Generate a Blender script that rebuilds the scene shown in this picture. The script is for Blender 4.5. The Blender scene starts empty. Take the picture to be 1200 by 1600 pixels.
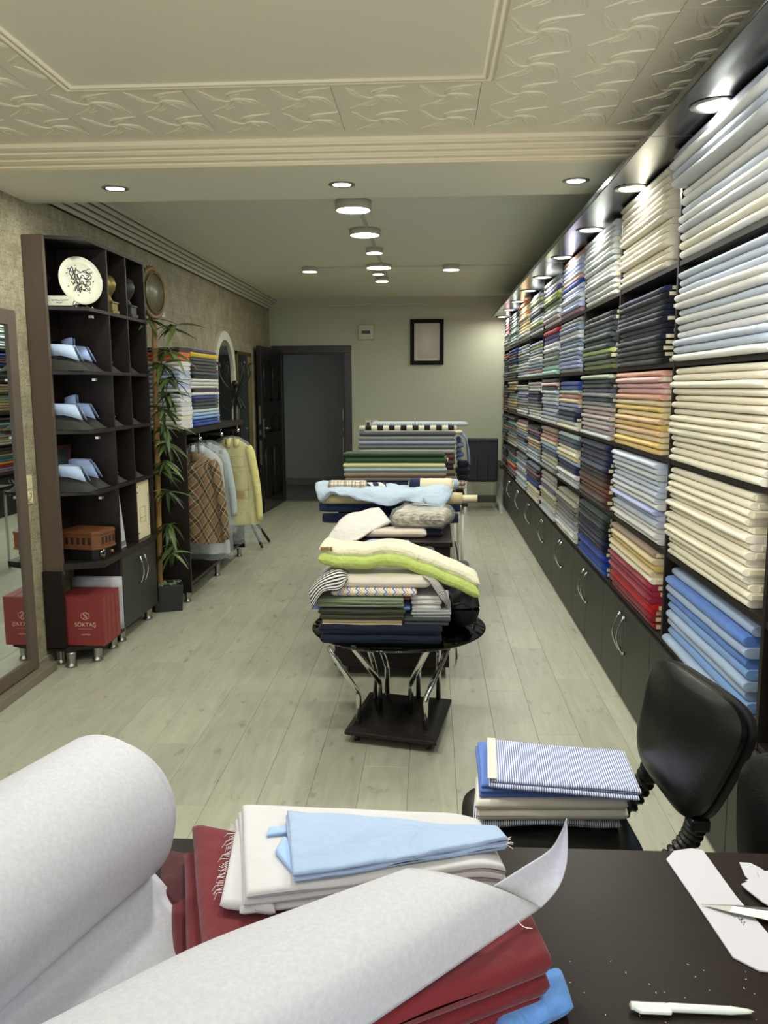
import bpy, bmesh, math, random
import numpy as np
from mathutils import Vector, Matrix, noise
random.seed(7)
PI = math.pi
D = bpy.data
SC = bpy.context.scene
COL = SC.collection

# ------------------------------------------------------------------ camera
FPX, CX, CY, CAMH = 1300.0, 600.0, 800.0, 1.58
YAW, TILT, ROLL = math.radians(3.25), math.radians(8.50), math.radians(-0.27)
_f = Vector((-math.sin(YAW)*math.cos(TILT), math.cos(YAW)*math.cos(TILT), -math.sin(TILT)))
_r = Vector((math.cos(YAW), math.sin(YAW), 0)); _u = _r.cross(_f)
_r2 = _r*math.cos(ROLL)+_u*math.sin(ROLL); _u2 = -_r*math.sin(ROLL)+_u*math.cos(ROLL)
CM = Matrix((_r2, _u2, -_f)).transposed()
cam_d = D.cameras.new('camera'); cam = D.objects.new('camera', cam_d); COL.objects.link(cam)
cam_d.sensor_fit = 'VERTICAL'; cam_d.sensor_height = 24.0; cam_d.lens = FPX*24.0/1600.0
cam_d.clip_start = 0.05; cam_d.clip_end = 60
cam.matrix_world = Matrix.Translation((0, 0, CAMH)) @ CM.to_4x4()
SC.camera = cam

# ------------------------------------------------------------------ view, world
SC.view_settings.view_transform = 'Standard'; SC.view_settings.look = 'None'
SC.view_settings.gamma = 1.0; SC.view_settings.use_curve_mapping = False
SC.view_settings.exposure = 0.6
w = D.worlds.new('world'); SC.world = w; w.use_nodes = True
w.node_tree.nodes['Background'].inputs[0].default_value = (0.75, 0.85, 1.0, 1)
w.node_tree.nodes['Background'].inputs[1].default_value = 0.6
SC.cycles.max_bounces = 6; SC.cycles.diffuse_bounces = 4; SC.cycles.glossy_bounces = 4
SC.cycles.transmission_bounces = 6; SC.cycles.transparent_max_bounces = 12
SC.cycles.caustics_reflective = False; SC.cycles.caustics_refractive = False
SC.cycles.sample_clamp_indirect = 4.0

def area(name, loc, rot, sx, sy, power, col, shape='RECTANGLE', spread=PI):
    l = D.lights.new(name, 'AREA'); l.shape = shape; l.size = sx
    if shape in ('RECTANGLE', 'ELLIPSE'): l.size_y = sy
    l.energy = power; l.color = col; l.spread = spread
    o = D.objects.new(name, l); COL.objects.link(o); o.location = loc; o.rotation_euler = rot
    return o
# daylight that comes in through the shop window behind the camera
area('shop_window_daylight', (-0.45, -1.42, 1.45), (PI/2, 0, 0), 3.0, 2.2, 32, (0.94, 0.95, 1.0))
# added lamp low at the window, standing in for pavement bounce onto the ceiling
area('added_ceiling_fill', (-0.45, -1.38, 0.62), (math.radians(128), 0, 0), 3.0, 0.6, 20, (1.0, 0.98, 0.93))
LAMP = (0.98, 1.0, 0.88)
FRONTW = 12.5      # watts of each added, out-of-view front ceiling lamp

def at(px, py, z=None, x=None, y=None):
    """real-world point: where the line of sight of a photo pixel meets a plane of known height, side or depth"""
    r = CM @ Vector((px-CX, -(py-CY), -FPX))
    t = (z-CAMH)/r.z if z is not None else (x/r.x if x is not None else y/r.y)
    return Vector((r.x*t, r.y*t, r.z*t+CAMH))

# ------------------------------------------------------------------ helpers
def lin(c):
    if isinstance(c, str): c = tuple(int(c[i:i+2], 16)/255 for i in (0, 2, 4))
    return tuple((v/12.92 if v <= .04045 else ((v+.055)/1.055)**2.4) for v in c[:3])+(1.0,)

class MB:
    def __init__(s): s.v = []; s.f = []; s.m = []; s.uv = {}; s.sm = []
    def add(s, vs, fs, m=0, smooth=False, uvs=None):
        b = len(s.v); s.v += [tuple(p) for p in vs]
        for i, f in enumerate(fs):
            s.f.append(tuple(b+k for k in f)); s.m.append(m); s.sm.append(smooth)
            if uvs is not None: s.uv[len(s.f)-1] = [uvs[k] for k in f]
        return s
    def box(s, a, b, m=0, M=None):
        x0, x1 = sorted((a[0], b[0])); y0, y1 = sorted((a[1], b[1])); z0, z1 = sorted((a[2], b[2]))
        vs = [Vector(p) for p in ((x0,y0,z0),(x1,y0,z0),(x1,y1,z0),(x0,y1,z0),(x0,y0,z1),(x1,y0,z1),(x1,y1,z1),(x0,y1,z1))]
        if M: vs = [M @ p for p in vs]
        fs = [(0,3,2,1),(4,5,6,7),(0,1,5,4),(1,2,6,5),(2,3,7,6),(3,0,4,7)]
        uvs = [(p.x+p.z, p.y+p.z) for p in vs]
        return s.add(vs, fs, m, False, uvs)
    def prism(s, pts, z0, z1, m=0, M=None, smooth=False):
        n = len(pts); vs = [Vector((p[0], p[1], z0)) for p in pts]+[Vector((p[0], p[1], z1)) for p in pts]
        if M: vs = [M @ p for p in vs]
        s.add(vs, [tuple(range(n-1, -1, -1)), tuple(range(n, 2*n))], m, False)
        b = len(s.v)-2*n
        for i in range(n):
            j = (i+1) % n; s.f.append((b+i, b+j, b+n+j, b+n+i)); s.m.append(m); s.sm.append(smooth)
        return s
    def tube(s, pts, r, n=10, m=0, closed=False, caps=True, flat=1.0):
        pts = [Vector(p) for p in pts]; k = len(pts); rs = r if hasattr(r, '__len__') else [r]*k
        T = []
        for i in range(k):
            a = pts[(i-1) % k] if (closed or i > 0) else pts[i]; b = pts[(i+1) % k] if (closed or i < k-1) else pts[i]
            T.append((b-a).normalized() if (b-a).length > 1e-9 else Vector((0,0,1)))
        up = Vector((0,0,1)) if abs(T[0].z) < .9 else Vector((1,0,0))
        N = (up-T[0]*up.dot(T[0])).normalized(); vs = []
        for i in range(k):
            N = N-T[i]*N.dot(T[i])
            N = N.normalized() if N.length > 1e-6 else T[i].orthogonal().normalized()
            B = T[i].cross(N)
            for j in range(n):
                a = 2*PI*j/n; vs.append(pts[i]+(N*math.cos(a)*flat+B*math.sin(a))*rs[i])
        fs = []; e = k if closed else k-1
        for i in range(e):
            i2 = (i+1) % k
            for j in range(n):
                j2 = (j+1) % n; fs.append((i*n+j, i*n+j2, i2*n+j2, i2*n+j))
        s.add(vs, fs, m, True)
        if caps and not closed:
            b = len(s.v)-len(vs); s.f.append(tuple(b+j for j in range(n-1, -1, -1))); s.m.append(m); s.sm.append(False)
            s.f.append(tuple(b+(k-1)*n+j for j in range(n))); s.m.append(m); s.sm.append(False)
        return s
    def lathe(s, prof, n=20, m=0, M=None, smooth=True):
        vs = []; k = len(prof)
        for r, z in prof:
            for j in range(n):
                a = 2*PI*j/n; p = Vector((r*math.cos(a), r*math.sin(a), z)); vs.append(M @ p if M else p)
        fs = []
        for i in range(k-1):
            for j in range(n):
                j2 = (j+1) % n; fs.append((i*n+j, i*n+j2, (i+1)*n+j2, (i+1)*n+j))
        if prof[0][0] > 1e-6: fs.append(tuple(range(n-1, -1, -1)))
        if prof[-1][0] > 1e-6: fs.append(tuple((k-1)*n+j for j in range(n)))
        return s.add(vs, fs, m, smooth)
    def grid(s, P, m=0, smooth=True, uv=None, flip=False):
        nu, nv = len(P), len(P[0]); vs = [p for row in P for p in row]; fs = []
        for i in range(nu-1):
            for j in range(nv-1):
                q = (i*nv+j, (i+1)*nv+j, (i+1)*nv+j+1, i*nv+j+1); fs.append(q[::-1] if flip else q)
        uvs = [q for row in uv for q in row] if uv else None
        return s.add(vs, fs, m, smooth, uvs)
    def slab(s, c4, t, r=None, nu=10, nv=8, amp=0.0, freq=6.0, seed=0, m=0, sag=0.0, rt=None, dip=None):
        """soft rounded slab: c4 = four corners (ccw) of the bottom, t thickness, r rounding width"""
        c = [Vector(p) for p in c4]; r = r or t*.5
        Lu = ((c[1]-c[0]).length+(c[2]-c[3]).length)/2; Lv = ((c[3]-c[0]).length+(c[2]-c[1]).length)/2
        def samp(L, n):
            q = [r*(1-math.cos(a)) for a in (0, PI/6, PI/3)]
            mid = [r+(L-2*r)*i/(n-1) for i in range(n)]
            return [x/L for x in q+mid+[L-x for x in reversed(q)]]
        U, V = samp(Lu, nu), samp(Lv, nv); top = []; bot = []; uvg = []
        for u in U:
            rt_, rb_, ru_ = [], [], []
            for v in V:
                p = (c[0]*(1-u)+c[1]*u)*(1-v)+(c[3]*(1-u)+c[2]*u)*v
                def ed(x, L):
                    e = min(x, 1-x)*L
                    return 1.0 if e >= r else math.sqrt(max(0, 1-(1-e/r)**2))
                k = min(ed(u, Lu), 1)*min(ed(v, Lv), 1)
                q = Vector((p.x*freq+seed*3.1, p.y*freq+seed*1.7, p.z*freq))
                nz = noise.noise(q)*amp
                n2 = noise.noise_vector(q*.6+Vector((9, 4, 2)))*amp*.9
                sg = -sag*(1-(2*u-1)**2)
                dd = dip(u, v) if dip else 0
                rt_.append(Vector((p.x+n2.x, p.y+n2.y, p.z+t/2+k*t/2+nz+sg+dd)))
                rb_.append(Vector((p.x+n2.x, p.y+n2.y, p.z+t/2-k*t/2+sg*.9+dd)))
                ru_.append((u*Lu, v*Lv))
            top.append(rt_); bot.append(rb_); uvg.append(ru_)
        s.grid(top, m, True, uvg); s.grid(bot, m, True, uvg, flip=True)
        return s
    def mesh(s, name, mats, weld=False):
        me = D.meshes.new(name); me.from_pydata([tuple(v) for v in s.v], [], s.f)
        for mt in (mats if isinstance(mats, (list, tuple)) else [mats]): me.materials.append(mt)
        me.polygons.foreach_set('material_index', s.m); me.polygons.foreach_set('use_smooth', s.sm)
        if s.uv:
            ul = me.uv_layers.new(name='UVMap'); buf = [0.0]*(2*len(me.loops)); k = 0
            for i, f in enumerate(s.f):
                u = s.uv.get(i)
                for j in range(len(f)):
                    if u: buf[2*k], buf[2*k+1] = u[j]
                    k += 1
            ul.data.foreach_set('uv', buf)
        bm = bmesh.new(); bm.from_mesh(me)
        if weld: bmesh.ops.remove_doubles(bm, verts=bm.verts, dist=1e-5)
        bmesh.ops.recalc_face_normals(bm, faces=bm.faces); bm.to_mesh(me); bm.free()
        me.update(); return me
    def build(s, name, mats, parent=None, col=None, bevel=0, weld=False, solid=0, sub=0):
        xs = [v[0] for v in s.v]; ys = [v[1] for v in s.v]; zs = [v[2] for v in s.v]
        o3 = Vector(((min(xs)+max(xs))/2, (min(ys)+max(ys))/2, min(zs)))
        s.v = [(v[0]-o3.x, v[1]-o3.y, v[2]-o3.z) for v in s.v]
        o = D.objects.new(name, s.mesh(name, mats, weld)); COL.objects.link(o)
        put(o, o3, parent)
        if col is not None: o.color = lin(col)
        if solid:
            md = o.modifiers.new('solid', 'SOLIDIFY'); md.thickness = solid; md.offset = 0
        if sub:
            md = o.modifiers.new('sub', 'SUBSURF'); md.levels = sub; md.render_levels = sub
        if bevel:
            md = o.modifiers.new('bevel', 'BEVEL'); md.width = bevel; md.segments = 2; md.limit_method = 'ANGLE'
        return o
WL = {}
def put(o, p, parent=None):
    p = Vector(p); WL[o.name] = p
    if parent is not None:
        o.parent = parent; o.location = p-WL[parent.name]
    else: o.location = p
def tag(o, label, cat, group=None):
    o['label'] = label; o['category'] = cat
    if group: o['group'] = group
    return o
def E(name, loc, label=None, cat=None, group=None):
    o = D.objects.new(name, None); COL.objects.link(o); o.empty_display_size = .1; put(o, loc)
    if label: tag(o, label, cat, group)
    return o
def struct(o): o['kind'] = 'structure'; return o
def box(name, a, b, mat, parent=None, bevel=0, col=None):
    return MB().box(a, b).build(name, mat, parent, col, bevel)
def catmull(P, n):
    out = []; k = len(P)
    for i in range(k-1):
        p0, p1, p2, p3 = P[max(i-1, 0)], P[i], P[i+1], P[min(i+2, k-1)]
        for j in range(n):
            t = j/n; out.append(0.5*((2*p1)+(p2-p0)*t+(2*p0-5*p1+4*p2-p3)*t*t+(3*p1-p0-3*p2+p3)*t**3))
    out.append(P[-1]); return out
def surf(rows, nu=6, nv=6):
    A = [catmull([Vector(p) for p in r], nv) for r in rows]
    return [list(c) for c in zip(*[catmull([a[j] for a in A], nu) for j in range(len(A[0]))])]

# ------------------------------------------------------------------ materials
def newmat(name):
    m = D.materials.new(name); m.use_nodes = True; nt = m.node_tree
    return m, nt, nt.nodes['Principled BSDF']
def node(nt, t, **kw):
    n = nt.nodes.new(t)
    for k, v in kw.items():
        if k.startswith('i_'): n.inputs[k[2:].replace('_', ' ')].default_value = v
        else: setattr(n, k, v)
    return n
def mth(nt, op, a, b=None, c=None):
    n = nt.nodes.new('ShaderNodeMath'); n.operation = op
    for i, v in enumerate((a, b, c)):
        if v is None: continue
        if isinstance(v, (int, float)): n.inputs[i].default_value = v
        else: nt.links.new(v, n.inputs[i])
    return n.outputs[0]
def mixc(nt, fac, a, b, bt='MIX'):
    n = nt.nodes.new('ShaderNodeMix'); n.data_type = 'RGBA'; n.blend_type = bt
    for i, v in ((0, fac), (6, a), (7, b)):
        if isinstance(v, (int, float)): n.inputs[i].default_value = v
        elif isinstance(v, tuple): n.inputs[i].default_value = v
        else: nt.links.new(v, n.inputs[i])
    return n.outputs[2]
def plain(name, c, rough=.5, metal=0, spec=.5, noise_amt=0, nscale=20, bump=0, bscale=200, coat=0, emit=0, ecol=None):
    m, nt, b = newmat(name); c = lin(c)
    b.inputs['Base Color'].default_value = c; b.inputs['Roughness'].default_value = rough
    b.inputs['Metallic'].default_value = metal; b.inputs['Specular IOR Level'].default_value = spec
    b.inputs['Coat Weight'].default_value = coat
    tc = node(nt, 'ShaderNodeTexCoord')
    if noise_amt:
        n = node(nt, 'ShaderNodeTexNoise'); n.inputs['Scale'].default_value = nscale; n.inputs['Detail'].default_value = 5
        nt.links.new(tc.outputs['Object'], n.inputs['Vector'])
        k = mth(nt, 'MULTIPLY_ADD', n.outputs[0], 2*noise_amt, 1-noise_amt)
        cc = nt.nodes.new('ShaderNodeVectorMath'); cc.operation = 'SCALE'; cc.inputs[0].default_value = c[:3]
        nt.links.new(k, cc.inputs['Scale']); nt.links.new(cc.outputs[0], b.inputs['Base Color'])
    if bump:
        n = node(nt, 'ShaderNodeTexNoise'); n.inputs['Scale'].default_value = bscale; n.inputs['Detail'].default_value = 3
        nt.links.new(tc.outputs['Object'], n.inputs['Vector'])
        bp = node(nt, 'ShaderNodeBump'); bp.inputs['Strength'].default_value = bump; bp.inputs['Distance'].default_value = .002
        nt.links.new(n.outputs[0], bp.inputs['Height']); nt.links.new(bp.outputs[0], b.inputs['Normal'])
    if emit:
        b.inputs['Emission Color'].default_value = lin(ecol or 'ffffff'); b.inputs['Emission Strength'].default_value = emit
    return m
def fabric_base(name, colsock=None, rough=.85, wrinkle=.35, wscale=9, sheen=.15, weave=.15):
    m, nt, b = newmat(name)
    b.inputs['Roughness'].default_value = rough; b.inputs['Specular IOR Level'].default_value = .25
    b.inputs['Sheen Weight'].default_value = sheen
    tc = node(nt, 'ShaderNodeTexCoord')
    oi = node(nt, 'ShaderNodeObjectInfo')
    base = colsock(nt, tc, oi) if colsock else oi.outputs['Color']
    n = node(nt, 'ShaderNodeTexNoise'); n.inputs['Scale'].default_value = 14; n.inputs['Detail'].default_value = 4
    nt.links.new(tc.outputs['Object'], n.inputs['Vector'])
    k = mth(nt, 'MULTIPLY_ADD', n.outputs[0], .16, .92)
    v = nt.nodes.new('ShaderNodeVectorMath'); v.operation = 'SCALE'
    nt.links.new(base, v.inputs[0]); nt.links.new(k, v.inputs['Scale']); nt.links.new(v.outputs[0], b.inputs['Base Color'])
    w1 = node(nt, 'ShaderNodeTexNoise'); w1.inputs['Scale'].default_value = wscale; w1.inputs['Detail'].default_value = 3
    w1.inputs['Distortion'].default_value = .6
    nt.links.new(tc.outputs['Object'], w1.inputs['Vector'])
    w2 = node(nt, 'ShaderNodeTexNoise'); w2.inputs['Scale'].default_value = 900
    nt.links.new(tc.outputs['Object'], w2.inputs['Vector'])
    h = mth(nt, 'MULTIPLY_ADD', w2.outputs[0], weave*.1, w1.outputs[0])
    bp = node(nt, 'ShaderNodeBump'); bp.inputs['Strength'].default_value = wrinkle; bp.inputs['Distance'].default_value = .02
    nt.links.new(h, bp.inputs['Height']); nt.links.new(bp.outputs[0], b.inputs['Normal'])
    return m
def uvxy(nt, rot=0):
    u = node(nt, 'ShaderNodeUVMap')
    out = u.outputs[0]
    if rot:
        r = node(nt, 'ShaderNodeVectorRotate'); r.rotation_type = 'Z_AXIS'; r.inputs['Angle'].default_value = rot
        nt.links.new(out, r.inputs['Vector']); out = r.outputs[0]
    s = node(nt, 'ShaderNodeSeparateXYZ'); nt.links.new(out, s.inputs[0]); return s.outputs[0], s.outputs[1]
def band(nt, x, period, duty):
    return mth(nt, 'LESS_THAN', mth(nt, 'FRACT', mth(nt, 'DIVIDE', x, period)), duty)
def stripes(c1, c2, period, duty=.5, axis=0, rot=0):
    def f(nt, tc, oi):
        x = uvxy(nt, rot)[axis]; return mixc(nt, band(nt, x, period, duty), lin(c1), lin(c2))
    return f
def plaid(base, bands, rot=0):
    def f(nt, tc, oi):
        x, y = uvxy(nt, rot); c = lin(base)
        for per, off, wd, colr, op in bands:
            for s_ in (x, y):
                k = mth(nt, 'MULTIPLY', band(nt, mth(nt, 'ADD', s_, off), per, wd/per), op); c = mixc(nt, k, c, lin(colr))
        return c
    return f
def chevron(cols, period=.03):
    def f(nt, tc, oi):
        sp_ = node(nt, 'ShaderNodeSeparateXYZ'); nt.links.new(tc.outputs['Object'], sp_.inputs[0])
        z = mth(nt, 'PINGPONG', sp_.outputs[2], .011)
        q = mth(nt, 'FRACT', mth(nt, 'DIVIDE', mth(nt, 'ADD', sp_.outputs[0], mth(nt, 'MULTIPLY', z, 1.3)), period*len(cols)))
        r = node(nt, 'ShaderNodeValToRGB'); r.color_ramp.interpolation = 'CONSTANT'
        while len(r.color_ramp.elements) < len(cols): r.color_ramp.elements.new(.5)
        for i, cc in enumerate(cols):
            r.color_ramp.elements[i].position = i/len(cols); r.color_ramp.elements[i].color = lin(cc)
        nt.links.new(q, r.inputs[0]); return r.outputs[0]
    return f
def zigprint(c1, c2, sc):
    def f(nt, tc, oi):
        n = node(nt, 'ShaderNodeTexVoronoi'); n.inputs['Scale'].default_value = sc
        nt.links.new(tc.outputs['Object'], n.inputs['Vector'])
        return mixc(nt, mth(nt, 'GREATER_THAN', n.outputs['Distance'], .42), lin(c1), lin(c2))
    return f
FAB = fabric_base('woven_fabric')
FAB_S = fabric_base('crumpled_fabric', wrinkle=.7, wscale=14)
def colattr(nt, tc, oi):
    a = node(nt, 'ShaderNodeVertexColor', layer_name='col'); return a.outputs[0]
FAB_A = fabric_base('woven_fabric_mixed', colattr)
def darkwood(name, c='2b211e', rough=.38, grain=.25, gscale=(3, 60, 60), spec=.25):
    m, nt, b = newmat(name); tc = node(nt, 'ShaderNodeTexCoord'); mp = node(nt, 'ShaderNodeMapping')
    mp.inputs['Scale'].default_value = gscale; nt.links.new(tc.outputs['Object'], mp.inputs[0])
    n = node(nt, 'ShaderNodeTexNoise'); n.inputs['Scale'].default_value = 3; n.inputs['Detail'].default_value = 6
    nt.links.new(mp.outputs[0], n.inputs['Vector'])
    c = lin(c); k = mth(nt, 'MULTIPLY_ADD', n.outputs[0], 2*grain, 1-grain)
    v = nt.nodes.new('ShaderNodeVectorMath'); v.operation = 'SCALE'; v.inputs[0].default_value = c[:3]
    nt.links.new(k, v.inputs['Scale']); nt.links.new(v.outputs[0], b.inputs['Base Color'])
    b.inputs['Roughness'].default_value = rough; b.inputs['Specular IOR Level'].default_value = spec
    bp = node(nt, 'ShaderNodeBump'); bp.inputs['Strength'].default_value = .05; bp.inputs['Distance'].default_value = .001
    nt.links.new(n.outputs[0], bp.inputs['Height']); nt.links.new(bp.outputs[0], b.inputs['Normal'])
    return m
WOOD = darkwood('wenge_laminate', '211a17', .42)
WOODY = darkwood('wenge_door', '312f2b', .42, .12, (60, 60, 3))
WOODP = darkwood('wenge_side_panel', '5c4f45', .5, .18, (60, 60, 3))
DESKM = darkwood('wenge_desk_top', '231b17', .36, .4, (2.2, 55, 40), .09)
BLACKG = plain('gloss_black_board', '15171a', .16, spec=.6, bump=.02, bscale=30)
WALLM = plain('painted_wall', 'b4b59e', .75, noise_amt=.03, nscale=3, bump=.15, bscale=60)
CEILR = plain('painted_rear_ceiling', 'e6e4d2', .8, noise_amt=.03, nscale=2)
CEILF = plain('painted_panel_ceiling', 'efe8d0', .45, noise_amt=.02, nscale=2)
TILEM = plain('foam_ceiling_tile', 'efe8d0', .55, noise_amt=.03, nscale=6)
CROWN = plain('cream_cornice', 'f2e9cd', .5)
TRIMW = plain('white_trim', 'b9b7a4', .6)
CHROME = plain('chrome', 'd8d8d6', .13, metal=1)
STEEL = plain('brushed_steel', 'a9a7a0', .32, metal=1, bump=.1, bscale=80)
BRONZE = plain('worn_brass', '8c7a4a', .4, metal=.8)
BLACKP = plain('black_plastic', '0b0b0c', .45)
LEATHER = plain('black_leather', '0b0b0b', .3, spec=.42, bump=.25, bscale=240)
WHITEP = plain('white_plastic', 'dcdccf', .35)
CARD = plain('cream_cardboard', 'e3d9b4', .7, noise_amt=.06)
PAPER = plain('white_paper', 'bfbdc4', .65, noise_amt=.02, bump=.1, bscale=40)
INK = plain('dark_ink', '25252b', .6)
GOLD = plain('antique_gold', '6f6138', .4, metal=.7)
NAVYL = plain('navy_vinyl', '0c1019', .38, bump=.15, bscale=150)
GLOW = plain('lit_diffuser', 'ffffff', .5, emit=9, ecol='fffdf2')
RIMW = plain('lamp_white_rim', 'b5b2a2', .5)
RIMS = plain('lamp_silver_rim', '9a9a96', .3, metal=.8)
def mirror_mat():
    m, nt, b = newmat('mirror_glass'); b.inputs['Base Color'].default_value = (.78, .82, .79, 1)
    b.inputs['Metallic'].default_value = 1; b.inputs['Roughness'].default_value = .02; return m
MIRROR = mirror_mat()
def glass_mat(name, tint, alpha, rough=.03):
    m, nt, b = newmat(name); nt.nodes.remove(b)
    o = nt.nodes['Material Output']; t = node(nt, 'ShaderNodeBsdfTransparent'); t.inputs[0].default_value = tint
    g = node(nt, 'ShaderNodeBsdfGlossy'); g.inputs['Roughness'].default_value = rough; g.inputs[0].default_value = (.9, .9, .9, 1)
    fr = node(nt, 'ShaderNodeFresnel'); fr.inputs[0].default_value = 1.5
    k = mth(nt, 'MULTIPLY_ADD', fr.outputs[0], 1-alpha, alpha)
    mx = node(nt, 'ShaderNodeMixShader'); nt.links.new(k, mx.inputs[0]); nt.links.new(t.outputs[0], mx.inputs[1]); nt.links.new(g.outputs[0], mx.inputs[2])
    nt.links.new(mx.outputs[0], o.inputs['Surface']); return m
SMOKED = glass_mat('smoked_glass', (.42, .46, .44, 1), .03)
def film_mat():
    m, nt, b = newmat('clear_plastic_film'); tc = node(nt, 'ShaderNodeTexCoord')
    b.inputs['Base Color'].default_value = (.75, .8, .8, 1); b.inputs['Roughness'].default_value = .15
    b.inputs['Alpha'].default_value = .22
    n = node(nt, 'ShaderNodeTexNoise'); n.inputs['Scale'].default_value = 22; n.inputs['Detail'].default_value = 4; n.inputs['Distortion'].default_value = 1.5
    nt.links.new(tc.outputs['Object'], n.inputs['Vector'])
    bp = node(nt, 'ShaderNodeBump'); bp.inputs['Strength'].default_value = 1; bp.inputs['Distance'].default_value = .03
    nt.links.new(n.outputs[0], bp.inputs['Height']); nt.links.new(bp.outputs[0], b.inputs['Normal'])
    return m
FILM = film_mat()
def floor_mat():
    m, nt, b = newmat('grey_oak_laminate'); tc = node(nt, 'ShaderNodeTexCoord'); oi = node(nt, 'ShaderNodeObjectInfo')
    add = node(nt, 'ShaderNodeVectorMath', operation='MULTIPLY_ADD')
    cmb = node(nt, 'ShaderNodeCombineXYZ')
    for i in range(3): nt.links.new(oi.outputs['Random'], cmb.inputs[i])
    nt.links.new(cmb.outputs[0], add.inputs[0]); add.inputs[1].default_value = (37, 91, 13)
    nt.links.new(tc.outputs['Object'], add.inputs[2])
    mp = node(nt, 'ShaderNodeMapping'); mp.inputs['Scale'].default_value = (14, 1.6, 1); nt.links.new(add.outputs[0], mp.inputs[0])
    n1 = node(nt, 'ShaderNodeTexNoise'); n1.inputs['Scale'].default_value = 2.2; n1.inputs['Detail'].default_value = 7; n1.inputs['Distortion'].default_value = .7
    nt.links.new(mp.outputs[0], n1.inputs['Vector'])
    mp2 = node(nt, 'ShaderNodeMapping'); mp2.inputs['Scale'].default_value = (14, 5.5, 1); nt.links.new(add.outputs[0], mp2.inputs[0])
    n2 = node(nt, 'ShaderNodeTexNoise'); n2.inputs['Scale'].default_value = 1.3; n2.inputs['Detail'].default_value = 3
    nt.links.new(mp2.outputs[0], n2.inputs['Vector'])
    r = node(nt, 'ShaderNodeValToRGB'); e = r.color_ramp.elements
    e[0].position = .25; e[0].color = lin('a2a28e'); e[1].position = .7; e[1].color = lin('b3b29e')
    nt.links.new(n1.outputs[0], r.inputs[0])
    kn = node(nt, 'ShaderNodeMapRange'); kn.inputs[1].default_value = .63; kn.inputs[2].default_value = .74; kn.inputs[4].default_value = .75
    nt.links.new(n2.outputs[0], kn.inputs[0])
    c = mixc(nt, kn.outputs[0], r.outputs[0], lin('86846f'))
    tone = mth(nt, 'MULTIPLY_ADD', oi.outputs['Random'], .10, .95)
    v = nt.nodes.new('ShaderNodeVectorMath'); v.operation = 'SCALE'; nt.links.new(c, v.inputs[0]); nt.links.new(tone, v.inputs['Scale'])
    nt.links.new(v.outputs[0], b.inputs['Base Color'])
    b.inputs['Roughness'].default_value = .42
    bp = node(nt, 'ShaderNodeBump'); bp.inputs['Strength'].default_value = .12; bp.inputs['Distance'].default_value = .001
    nt.links.new(n1.outputs[0], bp.inputs['Height']); nt.links.new(bp.outputs[0], b.inputs['Normal'])
    return m
FLOORM = floor_mat()
def wallpaper():
    m, nt, b = newmat('damask_wallpaper'); tc = node(nt, 'ShaderNodeTexCoord'); g = node(nt, 'ShaderNodeNewGeometry')
    s = node(nt, 'ShaderNodeSeparateXYZ'); nt.links.new(g.outputs['Position'], s.inputs[0])
    y = mth(nt, 'PINGPONG', s.outputs[1], .055)
    z = mth(nt, 'FLOORED_MODULO', s.outputs[2], .17)
    c = node(nt, 'ShaderNodeCombineXYZ'); nt.links.new(y, c.inputs[0]); nt.links.new(z, c.inputs[1])
    n = node(nt, 'ShaderNodeTexNoise'); n.inputs['Scale'].default_value = 34; n.inputs['Detail'].default_value = 2; n.inputs['Distortion'].default_value = 2.2
    nt.links.new(c.outputs[0], n.inputs['Vector'])
    mot = mth(nt, 'MULTIPLY', mth(nt, 'LESS_THAN', mth(nt, 'ABSOLUTE', mth(nt, 'SUBTRACT', n.outputs[0], .5)), .028), 1)
    n2 = node(nt, 'ShaderNodeTexNoise'); n2.inputs['Scale'].default_value = 7; n2.inputs['Detail'].default_value = 8; n2.inputs['Roughness'].default_value = .7
    nt.links.new(g.outputs['Position'], n2.inputs['Vector'])
    n3 = node(nt, 'ShaderNodeTexNoise'); n3.inputs['Scale'].default_value = 60; n3.inputs['Detail'].default_value = 4
    nt.links.new(g.outputs['Position'], n3.inputs['Vector'])
    r = node(nt, 'ShaderNodeValToRGB'); e = r.color_ramp.elements
    e[0].position = .35; e[0].color = lin('8d866c'); e[1].position = .62; e[1].color = lin('b3ac92')
    nt.links.new(n2.outputs[0], r.inputs[0])
    k = mth(nt, 'MULTIPLY', mot, mth(nt, 'MULTIPLY', n3.outputs[0], 1.3))
    nt.links.new(mixc(nt, k, r.outputs[0], lin('5c543c')), b.inputs['Base Color'])
    b.inputs['Roughness'].default_value = .55
    bp = node(nt, 'ShaderNodeBump'); bp.inputs['Strength'].default_value = .25; bp.inputs['Distance'].default_value = .002
    nt.links.new(n3.outputs[0], bp.inputs['Height']); nt.links.new(bp.outputs[0], b.inputs['Normal'])
    return m
WPAPER = wallpaper()
MATF = [FAB]

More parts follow.
